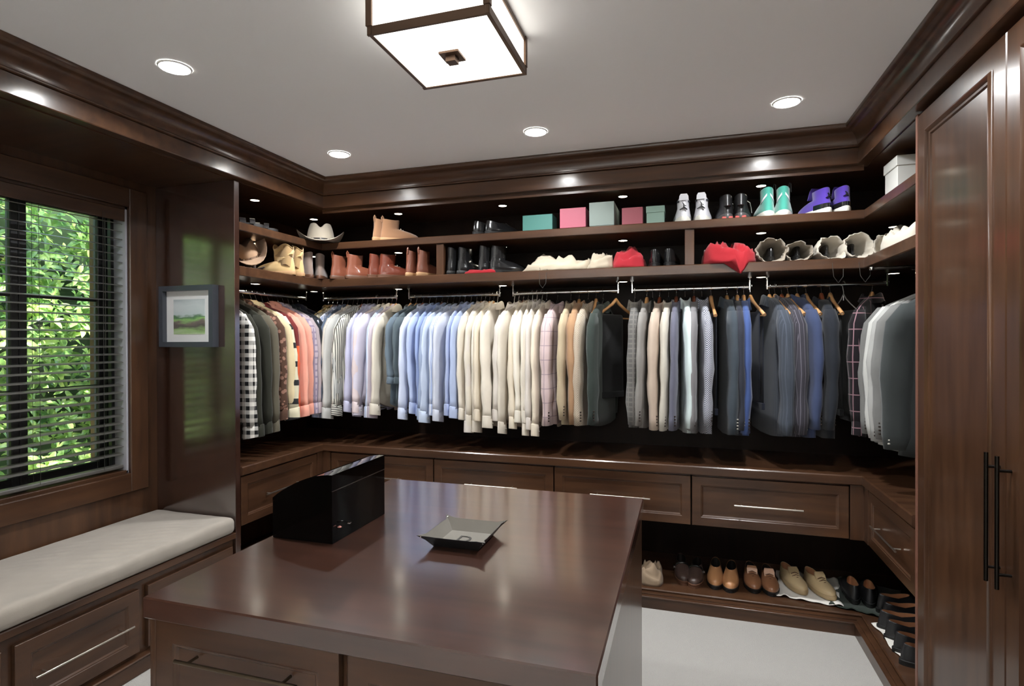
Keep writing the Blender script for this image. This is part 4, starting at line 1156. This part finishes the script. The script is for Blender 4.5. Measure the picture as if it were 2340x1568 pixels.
# cowboy hats
def cowboy_hat(label, loc, rz, felt, band, brim_curl=.055, tilt=(0, 0), brim_l=.19, brim_w=.155, scale=1.0):
    t = thing('cowboy_hat', label, 'hat', loc, rz, 'hats on the shelves'); t.scale = (scale,)*3; t.rotation_euler = (tilt[0], tilt[1], rz)
    n = 36; rings = []
    for v in range(7):                        # brim, outer to inner
        u_ = v/6
        ring = []
        for k in range(n):
            a_ = 2*PI*k/n; cx, cy = math.cos(a_), math.sin(a_)
            rx = brim_w*(1-u_)+.078*u_; ry = brim_l*(1-u_)+.098*u_
            curl = brim_curl*(abs(cx)**2.2)*(1-u_)**1.3*1.3 - .014*abs(cy)**3*(1-u_)
            ring.append((rx*cx*(1-.18*abs(cx)**2*(1-u_)), ry*cy, .018+curl))
        rings.append(ring)
    top = [[(x, y, z+.004) for x, y, z in r] for r in rings]
    MB().loft([[(x, y, z) for x, y, z in r] for r in rings[::-1]]+top, False, False).build('brim', felt, t, 60)
    cr_ = []
    for q in range(9):
        u_ = q/8
        s_ = 1-.20*u_-.10*u_**4
        ring = []
        for k in range(n):
            a_ = 2*PI*k/n; x = .079*s_*math.cos(a_); y = .099*s_*math.sin(a_)
            z = .020+.105*u_
            if u_ > .6: z -= .022*math.exp(-(x/.022)**2)*(u_-.6)/.4*1.3; x *= 1-.14*(u_-.6)/.4*max(0, -math.sin(a_))*1
            ring.append((x, y, z))
        cr_.append(ring)
    for s_ in (.55, .25, .05):
        cr_.append([(x*s_, y*s_, .125-.030*math.exp(-(x*s_/.024)**2)) for x, y, z in cr_[8]])
    MB().loft(cr_, False, True).build('crown', felt, t, 60)
    MB().loft([[(x*1.015, y*1.015, z) for x, y, z in [(.079*math.cos(2*PI*k/n)*(1-.2*(zz-.02)/.105), .099*math.sin(2*PI*k/n)*(1-.2*(zz-.02)/.105), zz) for k in range(n)]] for zz in (.022, .034)], False, False).build('hat_band', band, t, 60)
    for k in (20, 24, 27, 30, 34):
        a_ = 2*PI*k/n
        MB().box(-.004, .004, -.004, .004, -.004, .004, .001).build('band_concho', NICKEL, t, loc=(.0805*math.cos(a_), .1015*math.sin(a_), .028))
    return t
cowboy_hat('pale grey cowboy hat with dark band in the left shelf corner', (-2.535, 3.505, ZU-.018), .62, fabric('felt_pale', (178, 168, 152)), mat('hat_band_dark', (34, 28, 26), .5), .050, scale=1.28)
cowboy_hat('tan felt cowboy hat lying on the lower shelf beside the end panel', (-2.68, 2.95, ZL+.075), .9, fabric('felt_tan', (166, 136, 110)), mat('hat_band_tan', (120, 94, 74), .6), .085, (.30, -.35))
cowboy_hat('dark brown hat underneath the tan cowboy hat', (-2.70, 2.93, ZL-.010), .8, fabric('felt_brown', (58, 42, 34)), mat('hat_band_dark', (34, 28, 26), .5), .02)
# straw hat on the right shelf
cowboy_hat('peach straw hat behind the white box on the right shelf', (1.15, 3.66, ZU-.010), .4, fabric('straw_peach', (206, 164, 132)), mat('hat_band_white', (206, 196, 186), .6), .045, (0, 0), .17, .15)
# dark sandals at the left end of the upper shelf
def sandal(label, loc, rz, tilt=0):
    t = thing('slide_sandal', label, 'sandal', loc, rz, 'dark sandals on the upper shelf'); t.rotation_euler = (tilt, 0, rz)
    S = foot_outline(.29, .105, 28, 1.0)
    MB().loft([[(x, y, 0) for x, y in S], [(x*1.02, y*1.01, .010) for x, y in S], [(x, y, .026) for x, y in S]]).build('footbed', mat('sandal_sole', (22, 18, 17), .6), t, 50)
    for yy, w_ in ((.02, .035), (.075, .03)):
        MB().loft([[(.054*math.cos(a_), yy+d, .02+.042*math.sin(a_)) for a_ in [PI*q/10 for q in range(11)]] for d in (-w_/2, w_/2)] , False, False, False).build('strap', mat('sandal_strap', (28, 24, 24), .5), t, 60)
    return t
sandal('dark slide sandal nearest the end panel on the upper shelf', (-2.64, 2.83, ZU), -.75)
sandal('dark slide sandal beside another at the left end of the upper shelf', (-2.66, 2.98, ZU), -.85)

# lower shelf boots
GB = 'boots on the lower shelf'
YSU = SUEDE('yellow_tan', (206, 174, 122))
pair('slouchy yellow-tan suede boots beside the tan hat', (-2.645, 3.165), (-2.645, 3.285), PI/2+.1, PI/2-.1, ZL, GB, style='flat', upper_m=YSU, sole_m=RUB_TAN, lining_m=SUEDE('yellow_lining', (170, 140, 98)), shaft=(.188, .55), rim=.095, open_len=.066, slouch=1.3, name='ankle_boot', cat='boot', Wd=.108)
GSU = SUEDE('grey_taupe', (140, 122, 112))
pair('grey taupe suede boots in the left rear corner', (-2.640, 3.43), (-2.575, 3.56), 1.15, .55, ZL, GB, style='flat', upper_m=GSU, sole_m=RUB_BR, lining_m=LIN_K, shaft=(.178, .20), rim=.095, open_len=.060, name='ankle_boot', cat='boot')
BR1 = LTH('chestnut', (132, 76, 56), .3, .3); BR2 = LTH('cognac_dark', (108, 54, 40), .22, .4); BR3 = LTH('brown', (116, 70, 54), .32, .25)
pair('chestnut leather pull-tab boots', (-2.375, 3.60), (-2.235, 3.60), -.35, -.55, ZL, GB, style='flat', upper_m=BR1, sole_m=RUB_BR, lining_m=LIN_K, shaft=(.168, .10), rim=.092, open_len=.058, tab=BR1, name='chelsea_boot', cat='boot')
pair('dark cognac lace boots with pale laces', (-2.085, 3.625), (-1.975, 3.625), -.35, -.75, ZL, GB, style='dress', upper_m=BR2, sole_m=RUB_BR, lining_m=LIN_K, shaft=(.165, .06), rim=.092, open_len=.056, laces=mat('lace_white', (214, 206, 190), .8), name='lace_boot', cat='boot')
pair('brown boots left of the shelf upright', (-1.820, 3.625), (-1.715, 3.625), -.05, -.25, ZL, GB, style='flat', upper_m=BR3, sole_m=RUB_TAN, lining_m=LIN_K, shaft=(.172, .04), rim=.092, open_len=.054, tab=BR3, name='chelsea_boot', cat='boot')
pair('black boots just right of the shelf upright', (-1.500, 3.625), (-1.395, 3.625), -.15, -.45, ZL, GB, style='flat', upper_m=BLACKL, sole_m=RUB_K, lining_m=LIN_K, shaft=(.178, .12), rim=.095, open_len=.060, name='chelsea_boot', cat='boot')
pair('shiny black dress boots beside the cream dust bags', (-1.245, 3.625), (-1.135, 3.615), -.45, -.80, ZL, GB, style='dress', upper_m=BLACKL, sole_m=RUB_K, lining_m=LIN_K, shaft=(.180, .05), rim=.092, open_len=.054, name='dress_boot', cat='boot', Wd=.092)
pair('black dress shoes between red cloth and the shelf upright', (-.172, 3.635), (-.080, 3.635), -.03, -.12, ZL, GB, style='dress', upper_m=BLACKL, sole_m=RUB_K, lining_m=LIN_K, rim=.098, open_len=.066, laces=RUB_K, tab=None)

# crumpled cloths and dust bags
def crumple(name, label, cat, loc, rz, sx, sy, h, m, seed, grp, mouth=None, fold=1.0, cords=0, droop=None, cordm=None):
    t = thing(name, label, cat, loc, rz, grp)
    n, mrows = 44, 14; rings = []
    off = Vector((seed*3.7, seed*1.3, 0))
    for q in range(mrows+1):
        u_ = q/mrows
        e = math.cos(u_*PI/2); hz = math.sin(u_*PI/2)
        ring = []
        for k in range(n):
            a_ = 2*PI*k/n
            cx, cy = math.cos(a_), math.sin(a_)
            x = sx*sgnpow(cx, .75)*max(e, .0)**.75; y = sy*sgnpow(cy, .75)*max(e, 0)**.75
            p = Vector((x*9, y*9, u_*2))+off
            nz = noise.noise(p)*.55+noise.noise(p*2.3)*.35
            rdg = (1-abs(noise.noise(p*1.3+Vector((5, 2, 1)))))**3-.35
            z = h*(hz**.8)*(.72+.62*nz+.40*rdg*fold)
            rr = 1+.10*noise.noise(Vector((cx*2.2, cy*2.2, 1))+off)*(1-u_)+.05*rdg
            z = max(.0, z) if u_ > 0 else 0
            x *= rr; y *= rr
            if droop and y < droop[2] and droop[0] < x < droop[1]:
                dd = droop[2]-y
                z = min(z, .012)-dd*3.2; y = droop[2]-.004-.010*noise.noise(Vector((x*30, z*20, 3)))
            ring.append((x, y, z))
        rings.append(ring)
    MB().loft(rings, True, True).build('cloth', m, t, 179)
    for c in range(cords):
        x = -sx*.4+c*sx*.5
        MB().tube([(x, -sy*1.0, .02), (x+.004, -sy*1.05, .01), (x+.006, -sy-.035, -.03), (x+.01, -sy-.042, -.09), (x+.03, -sy-.044, -.115), (x+.05, -sy-.042, -.085), (x+.052, -sy-.035, -.03), (x+.05, -sy*1.02, .01)], .0014, 5).build('drawstring', cordm or CORD, t, 60)
    return t
def open_bag(label, loc, rz, sx, sy, h, m, seed, grp, cords=0, cordm=None):
    """soft shoe bag lying on its side with the mouth toward local -y"""
    t = thing('dust_bag', label, 'dust bag', loc, rz, grp)
    n = 36; rings = []; off = Vector((seed*2.9, seed, 0))
    prof = [(.96, -.12), (.90, .04), (1.0, .02), (1.03, -.02), (1.0, .12), (.98, .35), (.92, .6), (.75, .82), (.4, .96), (.08, 1.0)]
    def ring(s, u_, inner=False):
        out = []
        for k in range(n):
            a_ = 2*PI*k/n
            x = sx*s*sgnpow(math.cos(a_), .95)*(1+.12*max(0, -math.sin(a_))); z = h/2*s*sgnpow(math.sin(a_), 1.0)*(1-.25*u_)-h*.12*u_
            p = Vector((math.cos(a_)*1.8, math.sin(a_)*1.8, u_*4))+off
            d = 1+.22*noise.noise(p)+.16*noise.noise(p*2.4)+.07*noise.noise(p*5)
            x *= d; z = z*d
            zz = max(.001, h/2+z)
            yy = -sy+2*sy*u_+(.012*noise.noise(p*1.7) if u_ < .2 else 0) + .02*math.sin(a_)*(1 if u_ < .1 else 0)
            out.append((x, yy, zz))
        return out
    outer = [ring(.98, 0), ring(1.04, .02), ring(1.0, .1), ring(1.03, .25), ring(1.0, .45), ring(.92, .65), ring(.72, .85), ring(.3, 1.0)]
    MB().loft(outer, False, True).build('cloth', m, t, 179)
    inner = [ring(.98, 0), ring(.90, .02), ring(.88, .2), ring(.84, .45), ring(.5, .7)]
    MB().loft(inner, False, True).build('lining', m, t, 179)
    for c in range(cords):
        x = -sx*.3+c*sx*.5
        y0 = -sy
        MB().tube([(x, y0, .006), (x+.004, y0-.022, .004), (x+.006, y0-.040, -.03), (x+.012, y0-.042, -.10), (x+.035, y0-.044, -.135), (x+.06, y0-.043, -.10), (x+.062, y0-.04, -.03), (x+.055, y0-.02, .004)], .0014, 5).build('drawstring', cordm or CORD, t, 60)
    return t
CRM = fabric('dustbag_cream', (178, 166, 146)); CRW = fabric('dustbag_white', (196, 188, 174)); GRB = fabric('dustbag_grey', (146, 136, 122)); RED = fabric('cloth_red', (150, 32, 40)); RED2 = fabric('cloth_red_dark', (164, 40, 50))
GC = 'cloth dust bags on the lower shelf'
crumple('dust_bag', 'long crumpled cream dust bag right of the black dress boots', 'dust bag', (-.80, 3.60, ZL), 0, .225, .10, .105, CRM, 3, GC, cords=1)
crumple('dust_bag', 'short crumpled cream dust bag touching the red bag', 'dust bag', (-.515, 3.59, ZL), .3, .085, .085, .115, CRM, 8, GC, fold=1.4)
crumple('red_cloth_bag', 'rounded red cloth bag left of the black dress shoes', 'cloth bag', (-.335, 3.60, ZL), 0, .105, .09, .118, RED2, 5, GC)
crumple('red_cloth', 'red cloth draped over the lower shelf edge right of the upright', 'cloth', (.245, 3.585, ZL), 0, .145, .128, .135, RED, 12, GC, fold=1.6, droop=(.045, .135, -.112))
crumple('red_cloth', 'small red cloth tucked under the black boots', 'cloth', (-1.30, 3.515, ZL), 0, .11, .03, .030, RED, 21, GC)
for lab, x, sx, m, sd, cd_ in (('grey dust bag with a dark shoe inside, right of the red cloth', .482, .080, GRB, 2, 0), ('flatter grey dust bag, second right of the red cloth', .622, .070, GRB, 4, 0), ('white dust bag with hanging drawstrings, left of the pair', .770, .072, CRW, 6, 1), ('white dust bag with hanging drawstrings nearest the right corner', .900, .074, CRW, 9, 1)):
    hgt = {2: .135, 4: .110, 6: .13, 9: .14}[sd]
    open_bag(lab, (x, 3.655, ZL), .12 if sd in (6, 9) else -.05, sx, .14, hgt, m, sd, GC, cd_)
    shoe({2: 'dark shoe inside the grey dust bag next to the red cloth', 4: 'dark shoe inside the flatter grey dust bag', 6: 'dark shoe inside the left white dust bag with drawstrings', 9: 'dark shoe inside the white dust bag nearest the right corner'}[sd], (x, 3.70, ZL+.016), 0, 'dress', BLACKL, RUB_K, LIN_K, 'shoes inside the dust bags', L=.25, Wd=.070, rim=.07, open_len=.055)
crumple('dust_bag', 'folded white dust bag on the right shelf near the wardrobe', 'dust bag', (1.07, 3.22, ZL), .15, .10, .20, .135, CRW, 15, GC)
open_bag('small white bag with black print on the right shelf', (1.06, 3.52, ZL), -.6, .055, .06, .12, CRW, 17, GC)
# pull-out valet rod under the right end of the lower shelf
v = thing('valet_rod', 'black pull-out valet rod with chrome knob under the right shelf', 'valet rod', (XR+.03, 3.20, Z_LO0-.030))
MB().tube([(-.055, .04, 0), (.55, -.12, 0)], .007, 10).build('bar', BLK, v, 60)
MB().lathe([(0, -.010), (.010, -.008), (.0125, 0), (.010, .008), (0, .010)], 14, (-.06, .041, 0), False, False).build('knob', CHROME, v, 60)
MB().box(.30, .34, -.09, -.03, -.004, .030, .002).build('mount', CHROME, v)

# shoes on the low platform
GF = 'shoes on the low platform'
crumple('cloth_bag', 'crumpled beige cloth bag at the island end of the shoe platform', 'cloth bag', (-.205, 3.58, ZF), 0, .075, .09, .12, fabric('bag_beige', (150, 130, 108)), 31, GF, fold=1.5)
def ex_buckle(t, rings, top, L, Wd, rim):
    MB().tube([(-.05, .0, .045), (-.03, .01, .082), (0, .014, .09), (.03, .01, .082), (.05, 0, .045)], .006, 6).build('strap', BLACKL, t, 60)
    for s in (-1, 1): MB().box(-.006, .006, -.007, .007, -.006, .006, .001).build('buckle', CHROME, t, loc=(s*.048, .004, .056))
DKBR = LTH('espresso', (74, 58, 52), .36, .1)
pair('espresso buckle shoes beside the beige bag', (-.018, 3.71), (.064, 3.68), PI+.10, PI-.12, ZF, GF, style='dress', upper_m=DKBR, sole_m=RUB_BR, lining_m=LIN_K, rim=.088, extra=ex_buckle, vamp=-.05)
TANL = LTH('honey', (186, 134, 92), .3, .3)
pair('honey tan loafers on the shoe platform', (.180, 3.70), (.268, 3.68), PI-.06, PI-.12, ZF, GF, style='dress', upper_m=TANL, sole_m=RUB_K, lining_m=LIN_K, rim=.090, open_len=.082)
BRN = LTH('nut', (142, 98, 70), .3, .3)
pair('nut brown lace shoes right of the honey loafers', (.390, 3.715), (.484, 3.70), PI+.02, PI+.02, ZF, GF, style='dress', upper_m=BRN, sole_m=RUB_K, lining_m=LIN_K, rim=.082, laces=RUB_BR, tongue=mat('leather_tongue', (176, 130, 96), .4))
CRML = LTH('cream', (196, 172, 134), .35, .2)
pair('cream leather shoes on the white cloth', (.620, 3.735), (.755, 3.70), PI+.28, PI+.34, ZF+.014, GF, style='flat', upper_m=CRML, sole_m=mat('sole_cream', (170, 146, 110), .5), lining_m=LIN_T, rim=.080, laces=RUB_BR, tongue=CRML)
def flat_cloth(label, loc, rz, sx, sy, m, seed, hem=0.0):
    t = thing('flat_cloth', label, 'cloth', loc, rz, 'cloths under the shoes')
    nx, ny = 30, 24; v = []; off = Vector((seed*3.1, seed, 0))
    for layer in (0, 1):
        for i in range(nx+1):
            for j in range(ny+1):
                x = -sx+2*sx*i/nx; y = -sy+2*sy*j/ny
                ed = max(abs(x)/sx, abs(y)/sy)
                z = .006+.006*noise.noise(Vector((x*14, y*14, 0))+off)+.022*max(0, noise.noise(Vector((x*22, y*9, 2))+off))*(ed**3)
                x += .02*noise.noise(Vector((y*8, seed, x*3))); y += .03*noise.noise(Vector((x*9, seed+4, 0)))
                v.append((x, y, max(.0005, z)+(.0025 if layer else -.0004)))
    W_ = ny+1; o = (nx+1)*W_; f = []
    for i in range(nx):
        for j in range(ny):
            a_ = i*W_+j
            f.append((a_, a_+1, a_+W_+1, a_+W_)); f.append((o+a_, o+a_+W_, o+a_+W_+1, o+a_+1))
    for i in range(nx):
        for j in (0, ny): a_ = i*W_+j; f.append((a_, a_+W_, o+a_+W_, o+a_))
    for j in range(ny):
        for i in (0, nx): a_ = i*W_+j; f.append((a_, a_+1, o+a_+1, o+a_))
    MB().add(v, f).build('cloth', m, t, 179)
    return t
flat_cloth('rumpled white cloth under the cream shoes', (.70, 3.735, ZF), -.18, .165, .20, fabric('cloth_bright', (226, 222, 214)), 3)
flat_cloth('dark green cloth under the black loafers in the right corner', (1.00, 3.68, ZF), -.30, .17, .22, fabric('cloth_dkgreen', (40, 48, 42)), 7)
BKL = LTH('black_soft', (30, 30, 32), .35, .15)
KW = dict(style='dress', upper_m=BKL, sole_m=RUB_K, lining_m=LIN_T, rim=.090, open_len=.085)
pair('black loafers with tan insoles on the dark cloth', (.925, 3.70), (1.005, 3.675), -.12, -.20, ZF+.012, GF, **KW)
pair('black loafers turned sideways in the right corner', (1.135, 3.545), (1.135, 3.43), -1.25, -1.35, ZF+.010, GF, **KW)
pair('black loafers with tan insoles, middle of the right side', (1.095, 3.325), (1.095, 3.225), -PI/2, -PI/2+.05, ZF, GF, **KW)
pair('black loafers nearest the wardrobe on the right side', (1.095, 3.10), (1.09, 3.0), -PI/2, -PI/2+.05, ZF, GF, **KW)
flat_cloth('scrap of white cloth under the right side loafers', (1.01, 3.20, ZF), .1, .06, .16, fabric('cloth_bright', (226, 222, 214)), 13)
# shoes under the left drawers
pair('dull grey-green shoes under the left drawers', (-2.60, 2.95), (-2.60, 3.06), -PI/2+.1, -PI/2-.1, ZF, GF, style='flat', upper_m=fabric('canvas_greygreen', (92, 94, 84)), sole_m=RUB_BR, lining_m=LIN_K, rim=.085, name='canvas_shoe', shaft=(.14, .1))
